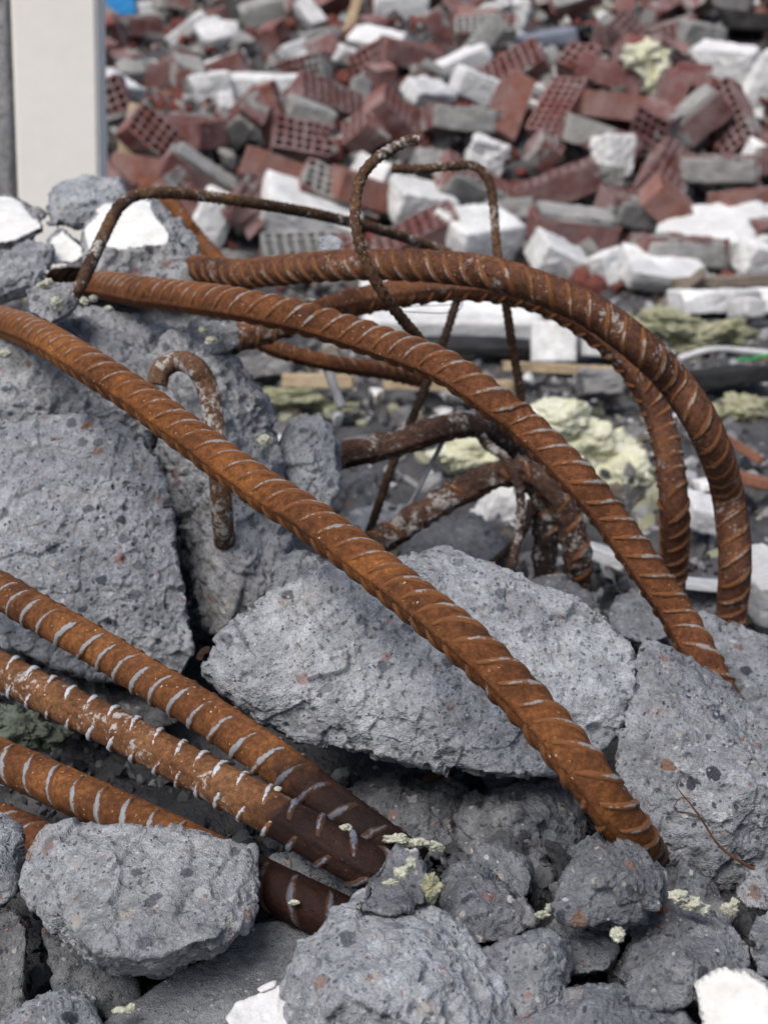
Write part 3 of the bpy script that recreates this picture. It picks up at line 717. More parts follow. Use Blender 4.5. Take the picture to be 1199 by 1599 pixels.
rebar('highest brown bar arching across the photo and down at the right',
      [(240, 424, 42), (310, 421, 44), (380, 427, 46), (493, 417, 49), (605, 413, 51), (718, 420, 53), (775, 429, 54), (840, 449, 54), (908, 477, 54), (962, 512, 54), (1010, 551, 54), (1053, 597, 53),
       (1090, 650, 53), (1117, 707, 52), (1134, 765, 50), (1144, 830, 50), (1147, 890, 50), (1141, 960, 49), (1137, 1010, 49)], 'rust_spotted', 'rib_rust', (-0.55, -1.9), (-0.5, 0.5), rows='back', seed=4, pitch=0.62)
rebar('brown bar tucked under the highest arch with its leg beside it',
      [(310, 545, 46), (380, 526, 46), (440, 507, 46), (500, 488, 46), (590, 464, 47), (700, 448, 47), (800, 455, 47), (880, 485, 47), (945, 530, 47), (995, 585, 47), (1027, 650, 47), (1044, 715, 48),
       (1051, 780, 49), (1053, 845, 48), (1049, 900, 47), (1046, 945, 47)], 'rust_spotted', 'rib_rust', (-0.3, 0.8), (0.5, -0.5), seed=5, pitch=0.62)
# lower left bars
rebar('topmost of the three grainy brown bars sloping down from the lower left edge',
      [(-70, 885, 58), (0, 921, 60), (48, 950, 62), (110, 986, 64), (172, 1022, 65), (234, 1062, 67), (297, 1098, 69), (368, 1146, 71), (450, 1204, 73), (523, 1262, 75), (590, 1312, 76), (650, 1355, 76)],
      'rust_grainy', 'rib_grey', (-1.15, -1.0), (0.4, -0.36), rows='back', end_dark=lambda u: sstep(0.66, 0.92, u), seed=6, pitch=0.70)
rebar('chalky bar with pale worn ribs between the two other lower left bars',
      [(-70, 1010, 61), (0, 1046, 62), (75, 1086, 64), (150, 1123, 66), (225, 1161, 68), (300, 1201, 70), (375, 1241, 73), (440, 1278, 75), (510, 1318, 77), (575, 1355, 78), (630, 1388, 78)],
      'rust_chalky', 'rib_white', (0.12, 0.12), (0.5, -0.5), rows='both', end_dark=lambda u: sstep(0.70, 0.86, u), seed=7, pitch=0.76)
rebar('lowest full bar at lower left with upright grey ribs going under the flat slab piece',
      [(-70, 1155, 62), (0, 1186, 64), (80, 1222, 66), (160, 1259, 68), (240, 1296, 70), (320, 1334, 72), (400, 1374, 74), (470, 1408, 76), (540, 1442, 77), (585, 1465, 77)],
      'rust_grainy', 'rib_grey', (-1.45, -1.45), (0.4, 0.38), rows='back', end_dark=lambda u: sstep(0.62, 0.82, u), seed=8)
rebar('short bit of rusty bar showing at the left edge above the rounded concrete piece',
      [(-70, 1262, 62), (-10, 1282, 63), (40, 1302, 64), (90, 1326, 65), (140, 1352, 66)], 'rust_brown', 'rib_grey', (-1.3, -1.3), (0.5, -0.6), rows='back', seed=9)
# corroded bars
rebar('scaly corroded bar stub pointing out beside the upright concrete lump',
      [(470, 732, 45), (528, 713, 46), (575, 703, 46), (620, 690, 46), (670, 675, 46), (715, 664, 45), (755, 664, 43), (790, 685, 41), (812, 720, 40), (822, 770, 40)], 'corroded', 'rib_rust', (0.5, 0.5), (0.4, 0.4), rough=1.0, rib_skip=1.0, seed=10)
rebar('thickly scaled corroded bar bending over and down under the middle bar',
      [(545, 872, 47), (597, 842, 46), (640, 815, 46), (685, 787, 46), (725, 764, 46), (765, 746, 46), (812, 738, 46), (850, 755, 46), (882, 800, 46), (900, 860, 46), (900, 920, 45), (893, 985, 45)],
      'corroded', 'rib_rust', (0.6, 0.6), (0.4, 0.4), rough=1.3, ribh=0.05, rib_skip=0.25, seed=11)
rebar('dark corroded bar leg standing behind the bent scaly bar',
      [(800, 728, 42), (828, 742, 42), (846, 780, 42), (852, 830, 42), (850, 890, 42), (845, 960, 42)], 'corroded_dark', 'rib_rust', (0.6, 0.6), (0.4, 0.4), rough=1.2, rib_skip=0.4, seed=12)
rebar('blurred rusty bar crossing the yard behind the middle bar',
      [(380, 515, 27), (415, 538, 27), (455, 552, 28), (520, 568, 28), (600, 580, 27), (660, 594, 26)], 'rust_brown', 'rib_rust', (0.4, 0.4), (0.5, 0.5), D=0.022, seed=13)
rebar('blurred orange bar end beside the white topped concrete piece',
      [(255, 300, 24), (285, 340, 25), (315, 378, 25), (345, 412, 26), (380, 450, 26)], 'rust_orange', 'rib_rust', (0.4, 0.4), (0.5, 0.5), D=0.024, seed=14)
# thin rods
rod('bent_rod', 'thin ribbed rod bent over like a handle above the white topped piece',
    [(118, 462, 19.5), (128, 442, 19.5), (150, 394, 19), (176, 340, 18.5), (192, 317, 18.3), (212, 305, 18), (245, 301, 18), (300, 304, 17.6), (400, 318, 17), (500, 336, 16.2), (600, 361, 15.5), (670, 384, 15), (720, 402, 14.8)], 0.012, 'thin_rust')
rod('bent_rod', 'thin ribbed rod with a curled tip crossing in front of the highest bar',
    [(654, 220, 17), (640, 219, 17), (612, 232, 17), (582, 253, 17.2), (563, 280, 17.2), (555, 315, 17.3), (556, 355, 17.3), (566, 395, 17.3), (584, 435, 17.2), (612, 478, 17), (648, 522, 16.6), (680, 560, 16.2)], 0.010, 'thin_rust')
rod('bent_rod', 'thin ribbed rod bent at a right angle standing behind the highest bar',
    [(612, 263, 14), (655, 264, 14), (700, 260, 14), (734, 258, 14), (752, 267, 14), (764, 287, 14), (770, 320, 14), (773, 360, 14), (778, 410, 14), (788, 465, 14), (798, 530, 13.8), (810, 600, 13.6), (820, 680, 13.4)], 0.010, 'thin_rust')
rod('bent_rod', 'thin dark rod slanting down from the highest bar to the corroded bars',
    [(722, 440, 13.6), (712, 472, 13.6), (695, 525, 13.6), (668, 595, 13.6), (645, 650, 13.6), (615, 720, 13.6), (590, 792, 13.6), (572, 845, 13.6)], 0.010, 'thin_dark')
rod('hook_rod', 'smooth rusty rod hooked over and set in the upright concrete block',
    [(246, 600, 34.1), (250, 582, 34.1), (262, 569, 34.1), (282, 564, 34.1), (303, 572, 35.2), (320, 595, 35.2), (331, 632, 35.2), (336, 675, 35.2), (341, 725, 35.5), (346, 790, 35.2), (351, 845, 34.1), (353, 868, 30.8)], 0.0204, 'hook', helix=0.0, rough=0.5, seg=24, cat='rod', group=None)
rod('bent_rod', 'thin scaly rod hanging from the corroded bars over the middle block',
    [(745, 672, 13.5), (760, 694, 14), (785, 712, 14.3), (803, 738, 14.5), (812, 775, 14.6), (811, 820, 14.6), (803, 865, 14.6), (790, 905, 14.6), (782, 930, 14.6)], 0.010, 'corroded', rough=1.5)
rod('bent_rod', 'short thin rusted rod under the corroded bar bend', [(765, 882, 12), (800, 852, 12), (822, 820, 12), (828, 780, 12)], 0.009, 'corroded_dark', rough=1.2)
rod('steel_wire', 'straight bright grey wire leaning under the corroded stub', [(700, 672, 8.2), (684, 704, 8.2), (660, 750, 8.2), (634, 800, 8.2)], 0.0058, 'steel', helix=0, rough=0.1, seg=10, ds=0.004, cat='wire', group=None)
rod('grey_pipe', 'grey slanting rod on the yard behind the middle bar', [(505, 560, 16), (520, 600, 16), (535, 640, 16)], 0.014, 'steel', helix=0, rough=0.4, seg=12, ds=0.004, cat='pipe', group=None)
for lb, pts in (('thin black tie wire looped from the slanting rod to the tucked bar', [(590, 484, 1.7), (640, 487, 1.7), (690, 489, 1.7), (716, 484, 1.7), (722, 473, 1.7), (712, 466, 1.7), (700, 468, 1.7)]),
                ('thin black tie wire stretched above the looped one', [(600, 484, 1.6), (650, 478, 1.6), (700, 476, 1.6), (718, 470, 1.6), (720, 460, 1.6)]),
                ('thin black tie wire sagging between the highest bar and the middle bar', [(440, 442, 1.5), (460, 452, 1.5), (480, 462, 1.5), (500, 468, 1.5)]),
                ('fine curled tie wire on top of the highest bar', [(534, 385, 1.4), (548, 381, 1.4), (560, 374, 1.4), (572, 374, 1.4), (588, 386, 1.4)])):
    rod('tie_wire', lb, pts, 0.0011, 'wire', helix=0, rough=0, seg=6, ds=0.004, cat='wire', group='tie wires on the bars')
chunk('concrete_crumb', 'pale concrete crumb perched on the highest bar', [(494, 380), (500, 368), (520, 366), (535, 376), (530, 390), (500, 392)], 1.46, 0.02, 5, 0.01, [], 'concrete_pale', cat='concrete crumb', group=None)
rod('bent_rod', 'short rusty rod end poking up at the corner of the flat slab piece', [(404, 1308, 20), (408, 1320, 20), (408, 1345, 20), (402, 1375, 20)], 0.0095, 'thin_rust', rough=1.0)
rod('bent_rod', 'short bit of rust red rod lying in the gap under the middle block', [(660, 1218, 12), (685, 1210, 12), (712, 1196, 12)], 0.006, 'thin_dark', rough=1.0)
rod('bent_rod', 'curled rust flake rod in the dark gap beside the upright block', [(312, 1030, 12), (318, 1018, 12), (330, 1015, 12)], 0.0065, 'thin_rust', rough=1.0)
# ------------------------------------------------------------------ background pieces
RSD = random.Random(41)
def orient(a=0, yaw=0, tilt=0):
    """rotation: a turns in the picture plane, yaw about the upright, tilt brings the top towards the viewer (degrees)"""
    B = Matrix((RGT, FWD, UPV)).transposed()
    return B @ Matrix.Rotation(math.radians(-a), 3, 'Y') @ Matrix.Rotation(math.radians(yaw), 3, 'Z') @ Matrix.Rotation(math.radians(tilt), 3, 'X')

def put(o, loc, rot):
    o.matrix_world = Matrix.Translation(Vector(loc)) @ rot.to_4x4()
    return o

def brick_mesh(L, Wd, Hh, nx, ny, seed, broken=False):
    wl = 0.0085
    hx = (L - wl * (nx + 1)) / nx; hy = (Wd - wl * (ny + 1)) / ny
    xs = [-L / 2]; ys = [-Wd / 2]
    for i in range(nx): xs += [xs[-1] + wl, xs[-1] + wl + hx]
    for i in range(ny): ys += [ys[-1] + wl, ys[-1] + wl + hy]
    xs.append(L / 2); ys.append(Wd / 2)
    NX, NY = len(xs), len(ys)
    V = [(x, y, z) for z in (Hh / 2, -Hh / 2) for y in ys for x in xs]
    V = np.array(V); id_ = lambda k, j, i: k * NX * NY + j * NX + i
    Fq = []
    for j in range(NY - 1):
        for i in range(NX - 1):
            if i % 2 and j % 2:
                a, b, c, d = (j, i), (j, i + 1), (j + 1, i + 1), (j + 1, i)
                for p, q in ((a, b), (b, c), (c, d), (d, a)):
                    Fq.append((id_(0, *p), id_(0, *q), id_(1, *q), id_(1, *p)))
            else:
                Fq.append((id_(0, j, i), id_(0, j, i + 1), id_(0, j + 1, i + 1), id_(0, j + 1, i)))
                Fq.append((id_(1, j, i), id_(1, j + 1, i), id_(1, j + 1, i + 1), id_(1, j, i + 1)))
    for i in range(NX - 1):
        Fq.append((id_(0, 0, i + 1), id_(0, 0, i), id_(1, 0, i), id_(1, 0, i + 1)))
        Fq.append((id_(0, NY - 1, i), id_(0, NY - 1, i + 1), id_(1, NY - 1, i + 1), id_(1, NY - 1, i)))
    for j in range(NY - 1):
        Fq.append((id_(0, j, 0), id_(0, j + 1, 0), id_(1, j + 1, 0), id_(1, j, 0)))
        Fq.append((id_(0, j + 1, NX - 1), id_(0, j, NX - 1), id_(1, j, NX - 1), id_(1, j + 1, NX - 1)))
    V0 = V.copy()
    for k in range(3): V[:, k] += perlin(V0 + seed * 1.7, 22, seed + k) * 0.0045
    if broken:
        m = sstep(L * 0.1, L * 0.5, V0[:, 0])
        V[:, 0] += m * perlin(V0 * [0, 1, 1] + seed, 17, seed + 9) * 0.045
    # worn corners
    e = np.sum(np.abs(V0) > np.array([L, Wd, Hh]) * 0.49, axis=1)
    V *= (1 - 0.022 * (e >= 3))[:, None]
    return mesh_tri('brick', V, np.array(Fq), smooth=False)

BM = {'whole': [brick_mesh(0.25, 0.12, 0.082, 8, 4, s) for s in (1, 2, 3)],
      'half': [brick_mesh(L, 0.12, 0.082, n, 4, s, True) for L, n, s in ((0.16, 5, 4), (0.13, 4, 5), (0.19, 6, 6), (0.10, 3, 7), (0.085, 3, 8))]}
BO = [m.copy() for m in BM['whole']]
for l in BM.values():
    for m in l: m.materials.append(M['brick'])
for m in BO: m.materials.append(M['brick_orange'])

def box_pts(a, b, c, rs, j=0.12):
    return [np.array([sx * a / 2, sy * b / 2, sz * c / 2]) * (1 - j * rs.rand(3)) for sx in (-1, 1) for sy in (-1, 1) for sz in (-1, 1)]
def rough_block(a, b, c, seed, n=4, amp=0.8, j=0.1, cuts=1, sharp=22):
    V, T, pa, cc = solid(box_pts(a, b, c, np.random.RandomState(seed), j), n, seed, amp, sharp, None, cuts, None, None, 0.6)
    return V, T
MORT = []
for s in (1, 2, 3):
    V, T = rough_block(0.235, 0.115, 0.022, s, 4, 0.5, 0.15, 1); MORT.append(mesh_tri('mortar', V, T))
MSIDE = []
for s in (1, 2):
    V, T = rough_block(0.235, 0.018, 0.078, s + 5, 4, 0.5, 0.12, 1); MSIDE.append(mesh_tri('mortar', V, T))
for m in MORT + MSIDE: m.materials.append(M['mortar'])

def brick(loc, rot, kind='whole', label='', group='bricks lying in the rubble heap', mortar=None, orange=False):
    me = RSD.choice(BO) if orange else RSD.choice(BM[kind])
    o = bpy.data.objects.new('brick', me); COL.objects.link(o); put(o, loc, rot)
    tag(o, label, 'brick', group)
    if mortar == 'top':
        c = link('mortar', RSD.choice(MORT), None, (0.0 if kind == 'whole' else -0.01, 0, 0.049), o)
    elif mortar == 'side':
        c = link('mortar', RSD.choice(MSIDE), None, (0, -0.066, 0), o)
    if mortar and kind != 'whole': c.scale = (0.62, 1, 1)
    return o

HAND = []
def hb(px, py, a, yaw, tilt, label, kind='whole', mortar=None, orange=False, near=0.07):
    d = hit(px, py + 14, 0.03); HAND.append((px, py, 0.15 * F / d))
    return brick(P(px, py, d - near), orient(a, yaw, tilt), kind, label, mortar=mortar, orange=orange)

def piece(name, label, px, py, wpx, hpx, dm, a=0, yaw=0, tilt=0, mat='white', cat='rubble piece', group=None, n=4, amp=0.42, j=0.24, near=0.06, d=None, cuts=3, sharp=34, heap=True):
    d = d if d is not None else hit(px, py + hpx * 0.3, 0.02)
    if heap: HAND.append((px, py, max(wpx, hpx) * 0.55))
    s = d / F
    V, T = rough_block(wpx * s, dm, hpx * s, int(px * 3 + py * 7) % 9001, n, amp, j, cuts, sharp)
    o = link(name, mesh_tri(name, V, T), M[mat])
    put(o, P(px, py, d - near), orient(a, yaw, tilt))
    return tag(o, label, cat, group)

# --- bricks that can be told apart
hb(250, 226, -38, 25, 62, 'hollow brick showing its holes beside the tan wooden block')
hb(240, 270, -3, 8, 8, 'orange red brick lying level below the tan wooden block', orange=True)
hb(312, 284, -32, 20, 25, 'reddish brick tipped down right of the level orange brick', mortar='top')
hb(295, 205, -20, -40, 30, 'brick with pierced top behind the hollow brick near the pale wall')
hb(372, 195, 28, -48, 35, 'brick with a grey mortared side below the long white slab', mortar='side')
hb(428, 192, -70, 20, 10, 'orange brick end standing under the white slab', 'half', orange=True)
hb(472, 222, -8, 12, 70, 'half brick with holes facing out in a grey mortar rim', 'half')
hb(512, 160, -14, 30, 55, 'hollow brick tipped with holes up right of the long white slab')
hb(442, 268, -17, 10, 12, 'long orange brick sloping down behind the thin bent rod', orange=True)
hb(528, 306, -20, 18, 55, 'hollow brick with holes seen under the leaning white slab')
hb(742, 292, -22, 28, 35, 'dusty red brick inside the bend of the right angled rod', mortar='side')
hb(872, 292, 19, -12, 22, 'long pinkish red brick with a broken front right of the bent rods')
hb(893, 360, -6, 8, 30, 'brick capped with grey mortar under the long pinkish brick', mortar='top')
hb(1118, 264, -2, -6, 18, 'wide brick with a grey mortared front near the right edge', mortar='side')
hb(985, 326, -4, 20, 30, 'short red brick standing on mortar right of the long pinkish brick', 'half', mortar='side')
hb(1058, 392, 2, 12, 20, 'brick lying on the white slabs near the right edge', mortar='side')
hb(872, 176, 62, 25, 58, 'upright hollow brick showing a grid of holes in the middle of the heap')
hb(965, 168, -3, 10, 12, 'plain dark orange brick left of the hanging yellow wool', orange=True)
hb(958, 118, -27, -18, 20, 'dark red brick with a pale broken end above the plain orange one')
hb(1078, 195, 38, -15, 25, 'brick leaning up to the right below the yellow wool', mortar='top')
hb(1143, 188, 105, 25, 50, 'hollow brick leaning on its end near the right edge')
hb(800, 112, 26, -20, 62, 'hollow brick with a row of holes along its sloping side')
hb(640, 85, -6, 22, 28, 'dark red brick lying level in the upper middle of the heap')
hb(720, 190, -2, 15, 8, 'grey mortared brick below the white block in the middle', mortar='side')
hb(790, 175, 70, 20, 20, 'brick standing on end right of the grey mortared brick', orange=True)
hb(625, 195, -40, 30, 35, 'brick sloping down to the right above the curled rod tip')
hb(570, 205, 30, -30, 40, 'half brick propped left of the curled rod tip', 'half')
hb(580, 300, -10, 25, 20, 'orange brick in shadow under the right angled rod', orange=True)
hb(300, 330, -48, 15, 25, 'red brick tipped steeply behind the bend of the thin rod')
hb(655, 372, 25, -10, 40, 'mauve red brick between the white blocks behind the rods')
hb(480, 400, 3, 10, 45, 'mauve red brick lying flat just above the highest bar')
hb(690, 45, -55, 20, 20, 'brick tilted near the top of the heap right of the white sheet', 'half')
hb(430, 60, -70, 30, 30, 'brick standing askew near the top left of the heap', 'half')
hb(215, 40, 10, 20, 30, 'brick below the blue scrap at the top left')
hb(245, 120, 25, -20, 25, 'brick sloping up beside the small wool scrap on the left')
hb(340, 110, 20, -10, 20, 'brick under the thin white strip on the left of the heap')
hb(1060, 335, -35, 20, 30, 'broken orange red brick above the large white slabs at right', 'half', orange=True)
hb(1175, 320, 10, 20, 20, 'orange red brick at the right edge above the white slabs', 'half', orange=True)
hb(935, 215, -15, 10, 15, 'brick above the white lump in the right of the heap')
hb(850, 235, -30, 20, 35, 'half brick left of the white lump in the right of the heap', 'half')
# --- white and grey pieces
G = 'white plastered wall pieces in the heap'
piece('white_slab', 'long bright white slab lying level in the left of the heap', 415, 138, 118, 42, 0.16, 2, 8, 25, 'white', 'wall piece', G, 5, j=.12)
piece('white_block', 'white block standing askew behind the thin bent rod', 334, 340, 58, 92, 0.08, -24, 15, 10, 'white', 'wall piece', G, 5, j=.12)
piece('white_slab', 'large white slab sloping down behind the thin bent rod', 478, 335, 170, 60, 0.20, -20, 10, 35, 'white', 'wall piece', G, 5, j=.1)
piece('white_slab', 'white slab leaning beside the curled rod', 575, 285, 62, 80, 0.06, -28, -15, 10, 'white', 'wall piece', G, 5, j=.12)
piece('white_slab', 'narrow white strip on top of the hollow brick left of the curled rod', 515, 277, 80, 26, 0.07, -18, 5, 25, 'white', 'wall piece', G, 4)
piece('white_block', 'white block in the bend of the rods', 655, 318, 105, 60, 0.18, -6, 20, 30, 'white', 'wall piece', G, 5)
piece('white_slab', 'tilted white slab behind the upright of the right angled rod', 745, 372, 115, 80, 0.2, 15, 25, 40, 'white', 'wall piece', G, 5)
piece('white_block', 'white block tipped left above the right arch of the highest bar', 870, 405, 90, 55, 0.15, -22, 18, 30, 'white', 'wall piece', G, 5)
piece('white_block', 'small pale cube of wall next to the tipped white block', 948, 418, 52, 56, 0.12, 28, 18, 10, 'offwhite', 'wall piece', G, 5)
piece('white_slab', 'wide white slab lying below the brick at the right', 1035, 425, 130, 40, 0.3, -8, 5, 25, 'white', 'wall piece', G, 5)
piece('white_slab', 'large pale slab propped at the right edge of the heap', 1120, 372, 190, 60, 0.3, 3, -12, 35, 'offwhite', 'wall piece', G, 5)
piece('white_slab', 'pale slab cut by the right edge above the arch', 1180, 400, 90, 60, 0.2, -12, 20, 25, 'white', 'wall piece', G, 5)
piece('white_block', 'white block in the upper middle of the heap', 745, 136, 82, 44, 0.14, -16, 20, 20, 'offwhite', 'wall piece', G, 5, j=.12)
piece('white_slab', 'pale slab sloping up behind the white block in the upper middle', 722, 98, 100, 34, 0.1, 27, 10, 35, 'offwhite', 'wall piece', G, 4)
piece('white_rag', 'crumpled whitish lump above the right angled rod', 757, 245, 66, 62, 0.1, -15, 10, 20, 'offwhite', 'rubble piece', None, 5, 1.6, .3)
piece('white_lump', 'white lump of wall standing in the right of the heap', 955, 245, 48, 78, 0.12, 4, 25, 10, 'white', 'wall piece', G, 5, 0.9)
piece('white_slab', 'large pale slab in the upper right of the heap', 1128, 108, 110, 75, 0.12, -12, -15, 30, 'offwhite', 'wall piece', G, 5, 0.6, .2)
piece('white_slab', 'white slab at the right edge of the heap', 1192, 125, 50, 110, 0.1, -25, 10, 20, 'white', 'wall piece', G, 5, 0.5)
piece('white_lump', 'small white lump beside the wide mortared brick', 1180, 245, 42, 52, 0.1, -20, 10, 20, 'white', 'wall piece', G, 4)
piece('white_slab', 'white slab at the right edge over the orange red brick', 1190, 335, 60, 45, 0.12, 20, 10, 30, 'white', 'wall piece', G, 4)
piece('white_sheet', 'bright white sheet at the top edge in the middle', 628, 14, 92, 44, 0.04, 8, 10, 30, 'white', 'sheet', None, 4, 0.4, .25)
piece('white_bag', 'white crumpled sack at the top edge right of the sheet', 800, 28, 58, 62, 0.15, -10, 0, 10, 'white', 'sack', None, 5, 1.4, .3)
piece('white_strip', 'cream strip slanting up at the top left of the heap', 292, 46, 74, 20, 0.05, 38, 0, 20, 'white', 'strip', None, 4, 0.3, .05)
piece('white_strip', 'thin pale strip lying on a brick on the left of the heap', 338, 100, 96, 16, 0.05, 19, 0, 30, 'offwhite', 'strip', None, 4, 0.3, .05)
piece('grey_lump', 'pale grey lump left of the long white slab', 330, 140, 66, 50, 0.14, 12, 10, 20, 'offwhite', 'rubble piece', None, 5, 0.9, .2)
piece('grey_lump', 'small white chip standing before the long white slab', 352, 160, 24, 28, 0.06, 5, 20, 0, 'white', 'rubble piece', None, 4, 0.4)
piece('white_block', 'small white cube near the top left of the heap', 360, 46, 26, 28, 0.08, 3, 15, 10, 'white', 'wall piece', G, 4, .3)
piece('white_lump', 'white scrap at the left beside the pale wall', 190, 38, 40, 22, 0.08, 5, 0, 10, 'white', 'wall piece', G, 4)
piece('white_lump', 'white scrap at the top edge left of the slanting strip', 245, 12, 60, 24, 0.1, 3, 0, 20, 'white', 'wall piece', G, 4)
piece('white_block', 'pale grey block in the upper left of the heap', 462, 82, 46, 34, 0.1, 28, 20, 20, 'offwhite', 'wall piece', G, 4)
piece('grey_slab', 'grey slab at the top edge of the heap right of the strip', 425, 15, 110, 40, 0.2, 15, 0, 30, 'mortar', 'wall piece', None, 4)
piece('grey_block', 'grey mortar block under the long white slab', 480, 188, 90, 60, 0.14, -14, 20, 20, 'mortar', 'wall piece', None, 5)
piece('grey_block', 'grey mortar block in the left middle of the heap', 560, 150, 30, 60, 0.08, -4, 20, 10, 'mortar', 'wall piece', None, 4)
piece('grey_lump', 'rounded grey mortar lump under the white lump at right', 935, 275, 80, 36, 0.15, -5, 0, 10, 'mortar', 'rubble piece', None, 5, 1.0, .2)
piece('grey_block', 'large dull grey block at the top right of the heap', 1085, 62, 80, 60, 0.2, -5, 20, 20, 'mortar', 'wall piece', None, 5, .6)
piece('bluegrey_sheet', 'blue grey sheet at the top of the heap right of the sack', 850, 62, 120, 26, 0.1, 8, 0, 30, 'bluegrey', 'sheet', None, 4, .3)
piece('dark_sheet', 'black scrap lying above the blue grey sheet', 905, 46, 90, 10, 0.2, 8, 0, 20, 'tar', 'sheet', None, 4, .3)
piece('dark_beam', 'dark beam at the top right corner', 1180, 38, 110, 30, 0.2, -4, 0, 10, 'tar', 'beam', None, 4, .3)
piece('blue_scrap', 'bright blue scrap at the top edge beside the pale wall', 190, 6, 46, 50, 0.06, 8, 0, 10, 'blue', 'scrap', None, 4, .3, near=.25)
piece('wood_block', 'tan wooden block standing on end beside the pale wall', 214, 208, 44, 84, 0.05, -14, 14, 0, 'wood', 'wood block', None, 5, .25, .04, cuts=0, sharp=40)
piece('wood_stick', 'pale wooden stick standing up at the top of the heap', 552, 22, 15, 66, 0.03, -16, 0, 0, 'wood', 'stick', None, 4, .3, .05)
piece('wood_plank', 'brown plank under the level orange brick near the pale wall', 290, 302, 150, 26, 0.06, -6, 0, 10, 'wood_red', 'plank', None, 4, .3, .05)
# --- pale wall remnant at the left
def wall_remnant():
    d = 3.05; s = d / F
    rs = np.random.RandomState(4)
    c = P(14, 100, d); h = 0.95
    V, T = rough_block(0.30, 0.22, h, 77, 6, 1.0, 0.03, 1, 40)
    o = link('wall_remnant', mesh_tri('wall_remnant', V, T), M['concrete_pale'])
    put(o, P(-74, 95, d + 0.05), Matrix.Rotation(math.radians(3.3), 3, 'Y'))
    tag(o, 'broken grey wall end with a smooth cream panel at the upper left', 'wall')
    bm = bmesh.new(); bmesh.ops.create_cube(bm, size=1)
    bmesh.ops.scale(bm, vec=(126 * s, 0.10, h), verts=bm.verts)
    bmesh.ops.bevel(bm, geom=bm.edges[:], offset=0.006, segments=2, affect='EDGES')
    me = bpy.data.meshes.new('panel'); bm.to_mesh(me); bm.free(); me.materials.append(M['panel'])
    p = bpy.data.objects.new('panel', me); COL.objects.link(p)
    p.parent = o; p.matrix_parent_inverse = Matrix.Identity(4)
    bpy.context.view_layer.update()
    p.matrix_world = Matrix.Translation(Vector(P(95, 112, d - 0.09))) @ Matrix.Rotation(math.radians(3.3), 4, 'Y') @ Matrix.Rotation(math.radians(4), 4, 'X')
wall_remnant()

# --- the yard between the bars and the heap
piece('white_board', 'wide white board lying behind the slanting rod', 700, 492, 270, 60, 0.30, 0, 3, 30, 'white', 'board', None, 5, .2, .03, heap=False, cuts=0)
piece('white_block', 'square white block on the yard under the highest arch', 863, 535, 68, 62, 0.10, 0, -4, 4, 'white', 'wall piece', G, 5, .2, .02, heap=False, cuts=0, sharp=60)
piece('white_block', 'second white block right of the square one behind the arch', 938, 532, 76, 52, 0.12, -3, 4, 6, 'white', 'wall piece', G, 5, .2, .03, heap=False, cuts=0)
piece('white_block', 'white block lying on the yard right of the arch', 1112, 470, 122, 34, 0.12, 3, 10, 12, 'white', 'wall piece', G, 5, .3, .04, heap=False)
piece('grey_block', 'pale grey cut end beside the white block right of the arch', 1165, 482, 40, 34, 0.10, 4, 15, 8, 'offwhite', 'wall piece', G, 4, .3, heap=False)
piece('white_block', 'white block at the right edge on the yard', 1195, 468, 40, 40, 0.12, 3, 10, 12, 'white', 'wall piece', G, 4, .3, heap=False)
piece('wood_plank', 'long tan plank lying level under the white blocks on the yard', 905, 577, 240, 13, 0.05, -3, 0, 10, 'wood', 'plank', None, 5, .2, .02, heap=False, cuts=0)
piece('wood_plank', 'pale plank on the yard behind the middle bar', 700, 600, 200, 18, 0.06, -2, 0, 10, 'wood', 'plank', None, 5, .2, .02, heap=False, cuts=0)
piece('wood_plank', 'short pale plank left of the longer one behind the middle bar', 498, 594, 110, 20, 0.06, -1, 0, 10, 'wood', 'plank', None, 5, .2, .03, heap=False, cuts=0)
piece('wood_stick', 'tan stick leaning up in front of the white slabs at right', 1062, 452, 92, 15, 0.03, 38, 0, 0, 'wood_grey', 'stick', None, 4, .3, .05, heap=False)
piece('grey_board', 'weathered grey board lying level above the white block at right', 1120, 440, 180, 18, 0.15, 2, 0, 10, 'wood_grey', 'board', None, 4, .3, .05, heap=False)
piece('dark_plank', 'charred black plank on the yard right of the arch', 1110, 590, 170, 26, 0.10, 7, 10, 10, 'tar', 'plank', None, 4, .3, .1, heap=False)
piece('wood_strip', 'red brown strip of wood on the yard right of the tall bar leg', 1140, 690, 110, 14, 0.04, -32, 0, 10, 'wood_red', 'wood strip', None, 4, .3, .05, heap=False)
piece('wood_strip', 'orange brown strip of wood at the right edge beside the tall bar leg', 1165, 748, 110, 17, 0.04, -14, 0, 10, 'wood_red', 'wood strip', None, 4, .3, .05, heap=False)
piece('plastic_strip', 'crimson plastic strip at the right edge low beside the bar leg', 1192, 872, 70, 16, 0.02, 16, 0, 0, 'redplastic', 'plastic strip', None, 4, .2, .05, heap=False)
piece('grey_board', 'pale grey slab at the right edge behind the bar leg', 1190, 915, 70, 70, 0.1, 12, 10, 30, 'offwhite', 'wall piece', None, 5, .4, .1, heap=False)
piece('white_strip', 'thin white strip lying behind the two right bar legs', 1095, 912, 160, 8, 0.05, -6, 0, 10, 'white', 'strip', None, 4, .2, .05, heap=False)
piece('foam_block', 'white foam lump seen under the bend of the corroded bars', 795, 800, 100, 95, 0.08, -25, 10, 10, 'white', 'foam', None, 5, .7, .2, heap=False, d=2.05, near=0)
piece('white_scrap', 'white scrap on the yard right of the corroded leg', 945, 868, 60, 22, 0.05, -20, 0, 10, 'white', 'scrap', None, 4, .4, .1, heap=False)
piece('white_scrap', 'white scrap between the two right bar legs', 1110, 755, 50, 14, 0.05, 8, 0, 10, 'white', 'scrap', None, 4, .4, .1, heap=False)
